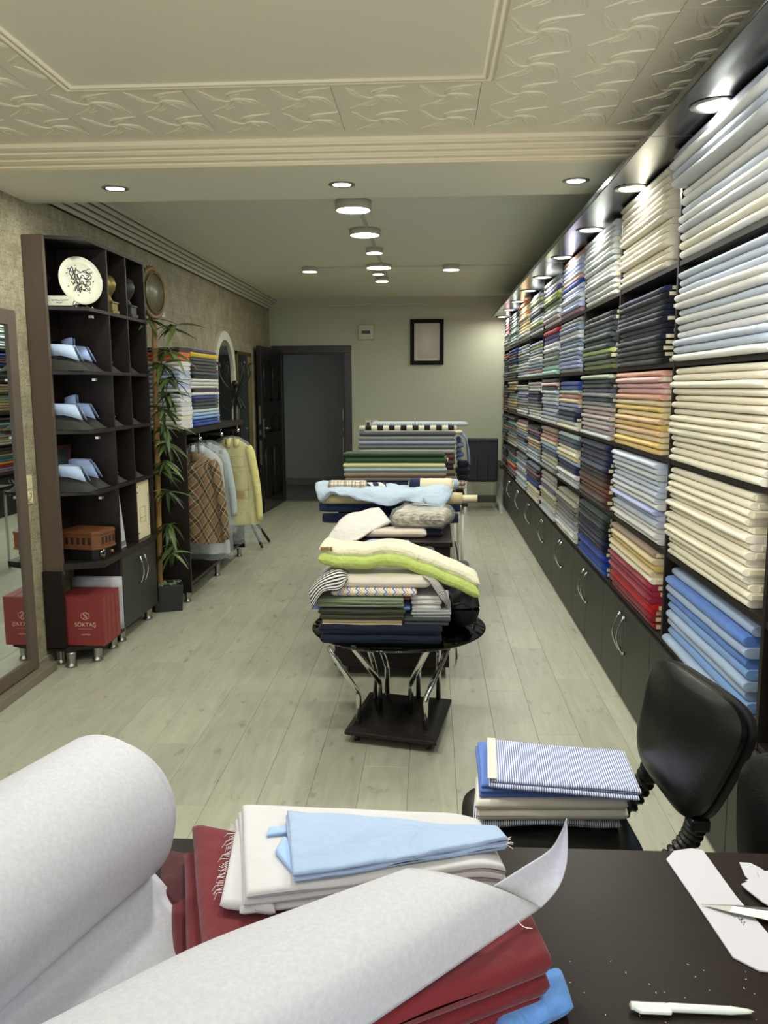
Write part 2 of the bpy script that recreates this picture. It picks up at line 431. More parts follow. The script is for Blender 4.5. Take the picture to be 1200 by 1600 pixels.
# ================================================================== THE SETTING
WX, EX, BY, FY = -2.21, 1.34, 11.5, -1.45       # left wall, right wall, back wall, shop front
floor = struct(box('floor', (WX-.1, FY, -.05), (EX, BY, -.008), plain('floor_underlay', '4e4c40', .8)))
floor['label'] = 'grey oak laminate floor'
pm = {}
def plank_mesh(L, W):
    k = (round(L, 3), round(W, 3))
    if k not in pm:
        b = MB(); g = .0004; c = .0009
        x0, x1, y0, y1 = -W/2+g, W/2-g, -L/2+g, L/2-g
        vs = [(x0,y0,-.008),(x1,y0,-.008),(x1,y1,-.008),(x0,y1,-.008),(x0,y0,-c),(x1,y0,-c),(x1,y1,-c),(x0,y1,-c),
              (x0+c,y0+c,0),(x1-c,y0+c,0),(x1-c,y1-c,0),(x0+c,y1-c,0)]
        b.add(vs, [(0,1,5,4),(1,2,6,5),(2,3,7,6),(3,0,4,7),(4,5,9,8),(5,6,10,9),(6,7,11,10),(7,4,8,11),(8,9,10,11)])
        pm[k] = b.mesh('plank', FLOORM)
    return pm[k]
PW, PL = .193, 1.285
nrow = int((EX-WX)/PW)+1
for i in range(nrow):
    x = WX+PW*(i+.5); off = (i*.43) % 1.0
    if x-PW/2 > EX-.02: continue
    y = -1.45-off*PL
    while y < BY:
        a, b_ = max(y, FY), min(y+PL, BY)
        if b_-a > .05:
            o = D.objects.new('plank', plank_mesh(b_-a, PW)); COL.objects.link(o); put(o, (x, (a+b_)/2, 0), floor)
        y += PL
# walls
struct(box('wall_left', (WX-.12, FY, -.05), (WX, BY, 3.0), WPAPER))
struct(box('wall_right', (EX, FY, -.05), (EX+.12, BY, 3.0), WALLM))
dx0, dx1, dzt = -2.07, -1.19, 2.05
wb = MB(); wb.box((WX-.12, BY, dzt), (EX+.12, BY+.14, 3.0)); wb.box((WX-.12, BY, -.05), (dx0, BY+.14, dzt)); wb.box((dx1, BY, -.05), (EX+.12, BY+.14, dzt))
struct(wb.build('wall_back', WALLM))
wf = MB(); wf.box((WX-.12, FY-.12, -.05), (-2.0, FY, 3.0)); wf.box((1.1, FY-.12, -.05), (EX+.12, FY, 3.0)); wf.box((-2.0, FY-.12, 2.6), (1.1, FY, 3.0)); wf.box((-2.0, FY-.12, -.05), (1.1, FY, .3))
struct(wf.build('wall_front', WALLM))
# corridor behind the open doorway
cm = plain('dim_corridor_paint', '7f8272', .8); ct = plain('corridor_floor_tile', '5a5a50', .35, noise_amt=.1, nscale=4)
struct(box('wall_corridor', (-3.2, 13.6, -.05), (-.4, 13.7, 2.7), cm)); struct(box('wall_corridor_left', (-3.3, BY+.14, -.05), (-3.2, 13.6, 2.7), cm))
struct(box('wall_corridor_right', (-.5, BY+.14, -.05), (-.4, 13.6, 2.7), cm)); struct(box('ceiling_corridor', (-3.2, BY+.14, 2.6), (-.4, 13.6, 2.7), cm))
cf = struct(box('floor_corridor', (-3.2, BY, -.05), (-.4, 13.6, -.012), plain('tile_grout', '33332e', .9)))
for i in range(7):
    for j in range(6):
        x0 = -3.2+.4*i; y0 = BY+.01+.35*j
        box('tile', (x0+.002, y0+.002, -.012), (x0+.398, y0+.348, -.002), ct, cf, .002)
struct(box('baseboard_corridor', (-3.2, 13.585, -.01), (-.4, 13.6, .11), plain('corridor_skirting', '55554a', .5)))
struct(box('trim_threshold', (dx0, BY-.02, -.005), (dx1, BY+.1, .006), plain('threshold_strip', '9a977c', .4, metal=.5)))
# back wall skirting (tiled, low)
struct(box('baseboard_back', (dx1+.1, BY-.012, 0), (EX, BY, .1), plain('back_skirting', '5d5c4c', .5)))
# ceiling: rear part, beam, front part with embossed foam tiles and a flat raised field
ZR, ZF, ZB = 2.78, 2.66, 2.59
rear = struct(box('ceiling_rear', (WX, 4.6, ZR), (EX, BY, ZR+.1), CEILR))
struct(box('trim_beam', (WX, 4.0, ZB), (EX, 4.66, 2.9), CEILR))
ceil = struct(box('ceiling', (WX, FY, ZF+.012), (EX, 4.05, ZF+.1), CEILF))
S = {'a': [(-.088,.117),(-.04,.075),(.002,.034),(.021,-.012),(.048,-.022),(.092,-.01),(.113,.025),(.132,.114)],
'b': [(.006,-.02),(.011,-.065),(.044,-.094),(.09,-.106),(.135,-.115)],
'c': [(-.088,-.118),(-.064,-.085),(-.042,-.036),(-.013,-.001),(.016,.001)],
'c2': [(-.088,-.118),(-.073,-.054),(-.042,-.006),(-.012,.006)],
'd1': [(.031,-.001),(.069,.001),(.101,.041),(.12,.109)], 'd2': [(.036,.006),(.056,.038),(.07,.082)],
'e1': [(-.039,.088),(.002,.06),(.029,.019)], 'e2': [(-.027,.096),(.014,.073),(.035,.026)],
'f1': [(.011,-.036),(.022,-.064),(.059,-.083)], 'f2': [(.016,-.032),(.036,-.057),(.068,-.073)]}
TS = .545
tb = MB(); tb.box((-TS/2+.001, -TS/2+.001, 0), (TS/2-.001, TS/2-.001, .012))
for ax in (-TS/4, TS/4):
    for ay in (-TS/4, TS/4):
        for k, pts in S.items():
            big = k in 'abc'
            P = catmull([Vector((p[0]+ax, p[1]+ay, -.0005)) for p in pts], 4); n = len(P)
            rr = [(.0058 if big else .0030)*(.35+.65*math.sin(PI*min(1, (i+.8)/n))) for i in range(n)]
            tb.tube(P, rr, 6, caps=False)
tile_me = tb.mesh('ceiling_tile', TILEM)
for i in range(-5, 3):
    for j in range(5):
        x = .176+TS*(i+.5); y = 3.18+TS*(1.5-j)
        if x-TS/2 > EX-.02 or x+TS/2 < WX+.02: continue
        if y > 3.725: continue
        if -1.28 < x-TS/2 and x+TS/2 < .18 and y+TS/2 < 3.05: continue
        o = D.objects.new('ceiling_tile', tile_me); COL.objects.link(o); put(o, (x, y, ZF), ceil)
# cut strip of tiles against the cornice
box('plain_field', (-1.287, FY+.3, ZF-.008), (.176, 3.095, ZF+.011), CEILF, ceil)
mo = MB()
def frame_mold(mb, x0, x1, y1, w_, h_, z):
    pts = [(x0, FY+.3), (x0, y1), (x1, y1), (x1, FY+.3)]
    for off in (0, w_*.55):
        mb.tube([(x0-off, FY+.3, z), (x0-off, y1+off, z), (x1+off, y1+off, z), (x1+off, FY+.3, z)], w_*.27, 8)
    mb.box((x0-w_, FY+.3, z), (x0+.004, y1+w_, z+.01)); mb.box((x1-.004, FY+.3, z), (x1+w_, y1+w_, z+.01)); mb.box((x0, y1-.004, z), (x1, y1+w_, z+.01))
frame_mold(mo, -1.297, .186, 3.105, .042, .02, ZF-.008)
mo.build('moulding', CROWN, ceil)
cr = MB()
for i in range(4):
    y0 = 3.85+i*.038; z0 = ZF-.006-i*.0185
    cr.box((WX, y0, z0-.012), (EX, 4.02, z0+.02))
    cr.tube([(WX, y0+.003, z0-.006), (EX, y0+.003, z0-.006)], .007, 6)
struct(cr.build('trim_front_cornice', CROWN))
# rear cornices (stepped)
lc = MB()
for i in range(5):
    q = .024*i; lc.box((WX, 4.66, 2.635+q*1.2), (WX+.03+q, BY, 2.635+q*1.2+.0289)); lc.box((WX, 4.66, 2.635+q*1.2), (WX+.018+q, BY, 2.79))
struct(lc.build('trim_cornice_left', plain('left_cornice', 'd4d2be', .6)))
bc = MB()
for i in range(4):
    q = .022*i; bc.box((WX+.02, BY-.02-q, 2.67+q*1.2), (EX, BY, 2.67+q*1.2+.0265)); bc.box((WX+.02, BY-.01-q, 2.67+q*1.2), (EX, BY, 2.79))
struct(bc.build('trim_cornice_back', plain('back_cornice', 'c0bea8', .6)))
struct(box('baseboard_left', (WX, FY, 0), (WX+.012, BY-.1, .06), plain('left_skirting', '8d8a7a', .5)))
# left wall: low strip the big mirror stands on
# ---- door
df = E('door_1', ((dx0+dx1)/2, BY, 0)); df['kind'] = 'structure'; df['label'] = 'dark brown door frame of the doorway in the back wall'
fm = MB(); fw = .12
fm.box((dx0-fw, BY-.025, 0), (dx0, BY+.0, dzt+.10)); fm.box((dx1, BY-.025, 0), (dx1+fw*.85, BY+.0, dzt+.10)); fm.box((dx0-fw, BY-.03, dzt), (dx1+fw*.85, BY, dzt+.10))
fm.box((dx0-.02, BY-.01, 0), (dx0+.02, BY+.14, dzt)); fm.box((dx1-.02, BY-.01, 0), (dx1+.02, BY+.14, dzt)); fm.box((dx0, BY-.01, dzt-.02), (dx1, BY+.14, dzt+.01))
fm.build('door_frame', plain('door_frame_brown', '2a211e', .4, noise_amt=.15), df, bevel=.006)
sp = MB()
for z0, z1 in ((1.14, 1.3), (.99, 1.03), (.62, .9), (.45, .55)): sp.box((dx1-.024, BY-.005, z0), (dx1-.02, BY+.02, z1))
sp.build('strike_plate', STEEL, df)
# leaf, opened into the room against the left wall
leaf = E('door_2', (-2.06, 11.40, 0)); leaf['kind'] = 'structure'; leaf['label'] = 'open dark panelled steel door leaf at the back left'
LM = Matrix.Translation((-2.075, 11.40, 0)) @ Matrix.Rotation(math.radians(-93.6), 4, 'Z')
LEAFM = plain('door_leaf_black_brown', '171414', .3, noise_amt=.1, bump=.05)
lb = MB(); lb.box((0, -.03, .015), (1.02, .03, 2.10), M=LM); lb.build('leaf', LEAFM, leaf, bevel=.004)
pn = MB()
for z0, z1 in ((.18, .85), (1.02, 1.25), (1.42, 1.95)):
    for x0, x1 in ((.14, .48), (.56, .9)):
        P = [(x0, z0), (x1, z0), (x1, z1-.05), ((x0+x1)/2, z1), (x0, z1-.05)]
        for k, rr in ((0, .011), (.035, .007)):
            c_ = ((x0+x1)/2, (z0+z1)/2); Q = [LM @ Vector((c_[0]+(p[0]-c_[0])*(1-k*3), .03, c_[1]+(p[1]-c_[1])*(1-k*2))) for p in P]
            pn.tube(Q, rr, 6, closed=True)
pn.build('raised_panel', LEAFM, leaf)
lk = MB()
for z0, z1 in ((1.13, 1.36), (1.0, 1.06), (.62, .93)): lk.box((1.02, -.012, z0), (1.023, .012, z1), M=LM)
lk.build('lock_plate', STEEL, leaf)
hd = MB(); hd.box((.93, .03, .96), (.97, .036, 1.2), M=LM)
hd.tube([LM @ Vector(p) for p in ((.95, .036, 1.08), (.95, .075, 1.08), (.92, .082, 1.08), (.83, .08, 1.075))], .009, 8)
hd.build('door_handle', STEEL, leaf)
# ---- rear ceiling cable duct
du = MB(); du.box((-.50, 5.75, ZR-.012), (-.475, 9.4, ZR)); du.box((-1.2, 8.55, ZR-.012), (EX, 8.575, ZR))
struct(du.build('trim_cable_duct', plain('cable_duct', 'bdbba8', .5)))

# ================================================================== CEILING LAMPS
def lamp_light(x, y, z, r, power, col=LAMP):
    o = area('lamp_light', (x, y, z-.004), (0, 0, 0), r*2, r*2, power, col, 'DISK'); return o
def surface_lamp(x, y, z, r, h, label, power):
    t = E('ceiling_lamp', (x, y, z-h), label, 'ceiling light', 'round surface lamps on the rear ceiling')
    M = Matrix.Translation((x, y, z-h))
    MB().lathe([(r*.93, 0), (r, .004), (r, h), (r*.3, h)], 28, M=M).build('housing', RIMW, t)
    MB().lathe([(r*.92, .003), (r*.92, -.0005), (r*.8, -.002), (0, -.002)], 28, M=M).build('diffuser', GLOW, t)
    lamp_light(x, y, z-h-.006, r*.85, power)
RL = [(552, 327, .118, .06, 'round white surface lamp nearest the beam, first of the ceiling row'),
      (570, 366, .118, .045, 'large flat round lamp, second from the beam on the rear ceiling'),
      (585, 394, .075, .045, 'small round lamp third from the beam on the rear ceiling'),
      (592, 417, .13, .03, 'largest round lamp, where the ceiling cable ducts cross'),
      (591, 427, .06, .03, 'small round lamp just behind the largest ceiling lamp'),
      (597, 438, .075, .05, 'farthest round lamp of the middle row, near the back wall'),
      (484, 423, .078, .045, 'round surface lamp at the left end of the crossing duct'),
      (705, 420, .085, .05, 'round surface lamp right of the crossing, on the cable duct')]
for px, py, r, h, lb_ in RL:
    p = at(px, py+2, z=ZR-h); surface_lamp(p.x, p.y, ZR, r, h, lb_, 3.9*(r/.1)**2)
def downlight(x, y, z, r, label, group, power, rim=RIMS, col=LAMP):
    t = E('downlight', (x, y, z), label, 'ceiling light', group); M = Matrix.Translation((x, y, z))
    MB().lathe([(r-.004, -.0002), (r+.012, -.0002), (r+.012, -.003), (r-.002, -.007), (r-.006, -.003)], 28, M=M).build('rim', rim, t)
    MB().lathe([(r-.004, -.001), (r*.8, -.0035), (0, -.004)], 28, M=M).build('diffuser', GLOW, t)
    lamp_light(x, y, z-.010, r*.85, power, col)
for (px, py), s_ in zip([(180, 294), (534, 288), (900, 282)], ('left', 'middle', 'right')):
    p = at(px, py, z=ZB); downlight(p.x, p.y, ZB, .055, f'{s_} recessed spotlight under the white ceiling beam', 'spotlights in the beam', 6.0)
ZS = 2.48
so = [(1108, 164), (986, 294), (924, 359), (880, 402), (849, 433), (828, 454), (809, 471), (796, 484), (783, 495)]
od = ['nearest', 'second', 'third', 'fourth', 'fifth', 'sixth', 'seventh', 'eighth', 'ninth and farthest']
for k, (px, py) in enumerate(so):
    p = at(px, py, z=ZS); downlight(.915, p.y, ZS, .068, f'{od[k]} round downlight in the black board over the fabric shelves', 'downlights over the shelves', 4.6, col=(.99, 1, .93))
for yy, nm_ in ((1.88, 'last'), (.88, 'outermost')):  # unseen downlights added past the visible row to light the nearest bay
    downlight(.915, yy, ZS, .068, f'{nm_} added unseen downlight of the black board, near the desk end of the shelves', 'downlights over the shelves', 4.6, col=(.99, 1, .93))
for xx, nm_ in ((-1.0, 'left'), (-.1, 'right')):  # out-of-view lamps added to brighten the nearest shelves and the foreground
    t = E('ceiling_lamp', (xx, 2.05, ZF-.06), f'{nm_} added unseen round lamp on the flat field of the front ceiling', 'ceiling light', 'added unseen lamps on the front ceiling')
    M = Matrix.Translation((xx, 2.05, ZF-.06)); MB().lathe([(.13, 0), (.14, .004), (.14, .052), (.04, .052)], 28, M=M).build('housing', RIMW, t)
    MB().lathe([(.13, .003), (.13, -.0005), (.11, -.002), (0, -.002)], 28, M=M).build('diffuser', GLOW, t); lamp_light(xx, 2.05, ZF-.066, .12, FRONTW, (1, 1, .93))
cb = MB(); cb.box((.79, .2, ZS), (EX, 11.28, ZS+.028))
cbo = cb.build('canopy_board', BLACKG, bevel=.004); tag(cbo, 'long glossy black lamp board over the wall of fabric shelves', 'board')
cs = MB()
for yy in (3.25, 6.35, 9.4): cs.box((.7905, yy-.002, ZS-.0012), (1.0, yy+.002, ZS+.001))
cs.build('joint_strip', RIMS, cbo)

# ================================================================== RIGHT WALL: SHELVING, CABINETS, BOLTS
BAYS = [1.43, 2.45, 3.50, 4.53, 5.54, 6.52, 7.54, 8.56, 9.62, 10.72, 11.46]
BAYN = ['the empty bay beside the desk', 'nearest bay', 'second bay', 'third bay', 'fourth bay', 'fifth bay', 'sixth bay', 'seventh bay', 'eighth bay', 'farthest bay']
RZ = [.515, .893, 1.283, 1.678, 2.073, 2.47]     # upper faces of the five shelves, top
SX = .985
for b in range(len(BAYS)-1):
    y0, y1 = BAYS[b], BAYS[b+1]
    t = E('shelving_unit', (SX+.16, (y0+y1)/2, .49), f'open dark wenge shelving unit with five tiers, {BAYN[b]} of the right wall' if b else 'open dark wenge shelving unit beside the desk at the near end of the wall', 'shelf unit', 'shelving units of the right wall')
    for ys in (y0, y1-.011):
        box('side_panel', (SX, ys, .493), (EX-.008, ys+.011, 2.478), WOOD, t)
    box('back_panel', (EX-.012, y0+.011, .493), (EX-.002, y1-.011, 2.478), WOOD, t)
    for z in RZ[:5]:
        box('shelf', (SX+.002, y0+.011, z-.020), (EX-.012, y1-.011, z), WOOD, t)
# base cabinets: one unit of two doors per metre
def bow_handle(mb, x, y, z0, z1, bulge=.032):
    P = [Vector((x-.004, y, z0)), Vector((x-.006, y, z0))]
    for i in range(9):
        a = i/8; P.append(Vector((x-.012-bulge*math.sin(PI*a), y, z0+(z1-z0)*a)))
    P.append(Vector((x, y, z1)))
    mb.tube(P, .0045, 8)
    for z in (z0, z1): mb.lathe([(.008, 0), (.008, .014)], 10, M=Matrix.Translation((x, y, z)) @ Matrix.Rotation(-PI/2, 4, 'Y'))
cy = 1.60
k = 0
while cy < 11.4:
    y1 = min(cy+1.012, 11.46)
    nm = ['first', 'second', 'third', 'fourth', 'fifth', 'sixth', 'seventh', 'eighth', 'ninth', 'tenth'][k]
    t = E('base_cabinet', (SX+.16, (cy+y1)/2, 0), f'low dark two-door base cabinet under the shelves, {nm} from the desk', 'cabinet', 'base cabinets under the fabric shelves')
    mb = MB(); mb.box((SX+.012, cy+.001, .05), (EX-.005, y1-.001, .492)); mb.build('body', WOOD, t)
    box('plinth', (SX+.04, cy+.001, 0), (EX-.02, y1-.001, .05), WOOD, t)
    ym = (cy+y1)/2
    for s_, (a, b_) in ((1, (cy, ym)), (-1, (ym, y1))):
        d = box('door', (SX-.012, a+.002, .012), (SX+.008, b_-.002, .488), WOODY, t, .0015)
        hm = MB(); bow_handle(hm, SX-.012, (ym-.045 if s_ == 1 else ym+.045), .255, .44); hm.build('handle', CHROME, d)
    cy = y1; k += 1

# bolts -----------------------------------------------------------
BL, BD, BH = .86, .30, .034
def bolt_mesh(seed, mat=FAB, L=BL, Dp=BD, H=BH, n=9):
    rnd = random.Random(seed); mb = MB(); prof = []
    r = H/2
    for a in range(7):
        t = PI/2+PI*a/6; prof.append((-Dp/2+r*1.25+r*1.25*math.cos(t), r+r*math.sin(t)))     # rounded fold at the front
    for a in range(5):
        t = -PI/2+PI*a/4; prof.append((Dp/2-r+r*math.cos(t), r+r*math.sin(t)))
    prof = [prof[i] for i in range(len(prof))]
    vs = []; uv = []; k = len(prof)
    for i in range(n):
        y = -L/2+L*i/(n-1)
        e = 1 if 0 < i < n-1 else .955
        for j, (x, z) in enumerate(prof):
            nz = noise.noise(Vector((y*5, x*3, seed*2.3+z*20)))
            nx = noise.noise(Vector((y*4+9, seed*1.9, 2)))*.004
            zz = (z-r)*e+r+nz*.0035; vs.append((x*(1 if e == 1 else .99)+nx, y, min(max(zz, .0002), H-.0002))); uv.append((y, x+z))
    fs = []
    for i in range(n-1):
        for j in range(k):
            j2 = (j+1) % k; fs.append((i*k+j, (i+1)*k+j, (i+1)*k+j2, i*k+j2))
    mb.add(vs, fs, 0, True, uv)
    mb.f.append(tuple(range(k))); mb.m.append(0); mb.sm.append(False)
    mb.f.append(tuple((n-1)*k+j for j in reversed(range(k)))); mb.m.append(0); mb.sm.append(False)
    return mb.mesh('fabric_bolt', mat)
BOLTS = [bolt_mesh(s) for s in range(6)]
def card_mesh():
    mb = MB(); mb.box((-.135, -.006, .007), (-.06, .006, .027)); return mb.mesh('cardboard_core', CARD)
CARDM = card_mesh()
P_ = {  # colour words and albedos
 'W': ('white', 'dddcd8'), 'I': ('ivory', 'e3dcc6'), 'C': ('cream', 'e6dfc8'), 'PB': ('pale blue', 'c0c9d6'), 'PG': ('pale grey', 'c4c8ca'),
 'LB': ('light blue', 'a4b8d4'), 'LV': ('lavender', 'aeb4dc'), 'SB': ('sky blue', '7fa6dd'), 'CB': ('cornflower blue', '5c82c8'), 'K': ('black', '14161b'),
 'NV': ('navy', '1a2344'), 'DN': ('dark navy', '131a2c'), 'PK': ('pink', 'd6aaa6'), 'SP': ('salmon pink', 'd9a58e'), 'BG': ('beige', 'd2c199'), 'YL': ('yellow', 'dbbd70'),
 'LY': ('pale yellow', 'e3cf98'), 'PE': ('peach', 'dcb98d'), 'DG': ('dark grey', '43464a'), 'OG': ('olive green', '6f7a3e'), 'LG': ('light green', 'aebd72'),
 'FG': ('dark green', '2e3a20'), 'GG': ('grey green', '6f7d68'), 'SG': ('sage green', 'a0ab9a'), 'SL': ('slate', '4b5662'), 'ST': ('dark slate', '333f42'), 'PU': ('purple', '4b3a78'),
 'PGY': ('purple grey', '5d5d74'), 'GY': ('grey', '85898c'), 'RG': ('rose grey', 'b3a3a2'), 'MG': ('magenta', '93243f'), 'RD': ('red', 'b3161f'), 'DR': ('dark red', '86222b'),
 'BR': ('brown', '4a3429'), 'RU': ('rust brown', '74452a'), 'DB': ('dark brown', '33231f'), 'BL': ('blue', '2b4fa0'), 'RB': ('royal blue', '1c3f9c'), 'MT': ('mint', '9fc6b8'),
 'MV': ('mauve', '9b7686'), 'AQ': ('pale aqua', 'b9cfcd'), 'TL': ('teal', '2f7d8a'), 'OR': ('orange', 'd07830'), 'RO': ('rose', 'b98680'), 'GB': ('grey blue', '7d8ca6'), 'TP': ('taupe', '9c8776'),
 'BGN': ('blackish green', '1b2523'), 'MN': ('midnight blue', '131b3d'), 'SW': ('silver white', 'c8cdca')}
PAT = {
 'x1': ('monochrome striped', fabric_base('stripe_black_white', stripes('1a1a1c', 'd8d6cc', .05, .5))),
 'x2': ('black-cream patterned', fabric_base('print_black_cream', stripes('26241f', 'cfc9b0', .028, .55))),
 'x3': ('burgundy checked', fabric_base('print_burgundy_grey', stripes('3a1f22', '8c8a84', .045, .6))),
 'x4': ('navy dotted', fabric_base('print_navy_grey', stripes('1e2a40', 'a9adb0', .022, .7))),
 'x5': ('grey patterned', fabric_base('print_grey_white', stripes('7a7b76', 'dad8cb', .016, .5))),
 'x6': ('olive swirled', fabric_base('print_cream_olive', stripes('8a8560', 'd9d5bb', .035, .4)))}
PATM = {k: bolt_mesh(11+i, v[1]) for i, (k, v) in enumerate(PAT.items())}
CELL = {  # (bay, row from the floor): (fill fraction, bottom ... top)
 (1,4): (1.0, 'W I W PG W PB W W PG PB W PB'), (1,3): (.93, 'W PB PB W PG W PB W W PB PB PB'), (1,2): (.99, 'C C C C C C C C C C C C C C'),
 (1,1): (.98, 'C C C C C C C C C C C C C C'), (1,0): (.9, 'LB SB LB LB SB CB LB CB LB'),
 (2,4): (1.0, 'I I I I I I I I I I I I I I'), (2,3): (.86, 'K K K K DN DN K DN DN DN K K NV'), (2,2): (.98, 'YL YL BG PE YL PE LY YL BG SP PK PK PK SP'),
 (2,1): (.97, 'W W W PB PB LV W PG PB PB PB PG PB PB'), (2,0): (.97, 'DR DR RD RD MG MG MG C BG YL BG TP'),
 (3,4): (.97, 'W SW W SW SW W PG SW W SW SW PG SW'), (3,3): (.85, 'OG GG FG LG ST ST DG ST DG DG K'), (3,2): (.98, 'PG RG RG PG RG RG RG GY ST GY PGY ST ST SG'),
 (3,1): (.97, 'BR BR RU RU BR DB DB NV NV NV NV NV'), (3,0): (.95, 'BL RB RB RB MN MN MN DN DN BGN BGN ST'),
 (4,4): (1.0, 'MV LV PB PG LV PB RB SP PB LV LV PB SP'), (4,3): (.97, 'GY LV LV GB GB PG GB GB PG PG GB GY GY'), (4,2): (.90, 'C PG NV NV PGY LV BG RO SG BL BL'),
 (4,1): (.96, 'PG PG W NV NV LB BG C C SL SL AQ'), (4,0): (.86, 'W W W x4 x4 x3 x3 x3 x2 x2'),
 (5,4): (.90, 'PG RG PG GG GG OG LG PU PG GY'), (5,3): (.98, 'MT MT GY GG GY PG PG PU PU RD'), (5,2): (.97, 'PG PG GB PG GB PB PG AQ PB ST PK ST'),
 (5,1): (.95, 'x3 AQ x6 x5 SL GB LB BG RO TP TP'), (5,0): (.95, 'PB W x5 x2 x6 x2 PGY x5 x1 x1')}
ROWN = ['bottom shelf', 'fourth shelf down', 'middle shelf', 'second shelf down', 'top shelf']
def ordn(n): return {1: '1st', 2: '2nd', 3: '3rd', 21: '21st'}.get(n, f'{n}th')
rnd = random.Random(5)
nb = 0
for (b, r), (fill, s_) in CELL.items():
    cols = s_.split(); n = len(cols); y0, y1 = BAYS[b]+.011, BAYS[b+1]-.011; zb, zt = RZ[r], (RZ[r+1]-.022 if r < 4 else 2.474)
    h = (zt-zb)*fill/n; z = zb+.0005
    L = (y1-y0)*.86
    for i, c in enumerate(cols):
        me = PATM[c] if c in PATM else BOLTS[(i*5+b*3+r) % 6]
        o = D.objects.new('fabric_bolt', me); COL.objects.link(o)
        x = SX-.012+BD/2+rnd.uniform(-.014, .010); y = y1-.006-L*.5-.02+rnd.uniform(-.012, .010)
        if b == 5: y = (y0+y1)/2-.01
        if b == 1 and r >= 2: y = (y0+y1)/2
        if (b, r) == (1, 4) and i >= n-4: x -= .045
        if (b, r) == (1, 0): x += .01+.01*(i % 3)
        hh = h*.985
        o.scale = (1, (.985 if b == 1 and r >= 2 else L/BL)*(1.13 if b == 1 and r >= 2 else 1)*rnd.uniform(.985, 1.0), hh/BH); put(o, (x, y, z))
        cw, hx = (PAT[c][0], 'b0b0b0') if c in PATM else P_[c]
        kf = rnd.uniform(.93, 1.04); q = [min(1, v*kf*rnd.uniform(.985, 1.015)) for v in lin(hx)[:3]]; o.color = (*q, 1)
        tag(o, f'{cw} fabric bolt, {ordn(i+1)} from bottom, {ROWN[r]}, {BAYN[b]} on right wall', 'fabric bolt', f'fabric bolts on the {ROWN[r]}')
        if (b in (2, 3) and (r, b) not in ((1, 2),)) or (b, r) in ((1, 1), (4, 2), (5, 2)):
            if rnd.random() < .8 and not (b == 2 and r == 4):
                c_ = D.objects.new('cardboard_core', CARDM); COL.objects.link(c_); c_.parent = o; c_.location = (rnd.uniform(-.006, .03), -BL/2, 0)
        z += h; nb += 1
# the far bays, where single bolts are a few pixels: one object
far = {(6,4): 'PG GY LG PB GY K x PG GY LG PB ST', (6,3): 'AQ RO GB LB PB PG SG GY PG LG LV', (6,2): 'W W W SG GY PGY NV NV NV W PG RG', (6,1): 'PB PG LB GY PE TP BG NV PGY MV K', (6,0): 'C W BG C NV RB PGY BR MV DB GB',
 (7,4): 'SG PG LY BG YL PG LY OR BG YL OR', (7,3): 'PG LV GY PG PG GB GY PG GY PB GY', (7,2): 'W W PB GY RG GB PG PGY LV GY PG SG', (7,1): 'PB PG LB GB K GB GB W BG RG MV', (7,0): 'PB AQ PB PG GB PG PB GB PG GB GY',
 (8,4): 'GY PG MT GY PG MT SG GG PG ST GY', (8,3): 'K ST SG MT GG K BL NV DR BL BL', (8,2): 'BR BG TP YL SG MT SG K YL BG TP', (8,1): 'PG BG SG TP AQ TL OR TL MT K K', (8,0): 'K MV LV RD OR TL TL BG BR K',
 (9,4): 'PG SG GY PG PG RD MV RD GY PG', (9,3): 'GY SL GY K ST PGY SL GY K OR TP', (9,2): 'DR RG BR GY DR BR FG TP GG K', (9,1): 'BR TP K ST GY BG K SL DN K', (9,0): 'BR BG K SL GY DN K NV ST'}
V = []; F = []; CC = []
bm0 = BOLTS[0]; bv = [v.co.copy() for v in bm0.vertices]; bf = [tuple(p.vertices) for p in bm0.polygons]
for (b, r), s_ in far.items():
    cols = [c for c in s_.split() if c in P_]; n = len(cols); y0, y1 = BAYS[b]+.011, BAYS[b+1]-.011; zb, zt = RZ[r], (RZ[r+1]-.022 if r < 4 else 2.474)
    fill = rnd.uniform(.84, .98); h = (zt-zb)*fill/n; z = zb+.0005; L = (y1-y0)*.88
    for c in cols:
        x = SX-.012+BD/2+rnd.uniform(-.014, .01); y = (y0+y1)/2+rnd.uniform(-.01, .01); bs = len(V)
        kf = rnd.uniform(.78, .95); q = [v*kf for v in lin(P_[c][1])[:3]]
        for v in bv: V.append((x+v.x, y+v.y*L/BL, z+v.z*h*.985/BH)); CC.append((*q, 1))
        for f in bf: F.append(tuple(bs+k for k in f))
        z += h
me = D.meshes.new('distant_fabric_bolts'); me.from_pydata(V, [], F); me.materials.append(FAB_A)
ca = me.color_attributes.new('col', 'FLOAT_COLOR', 'POINT'); ca.data.foreach_set('color', [x for c in CC for x in c])
me.polygons.foreach_set('use_smooth', [True]*len(me.polygons))
fo = D.objects.new('distant_fabric_bolts', me); COL.objects.link(fo); fo['kind'] = 'stuff'
tag(fo, 'many small folded fabric bolts in the farthest four bays of the right wall', 'fabric')

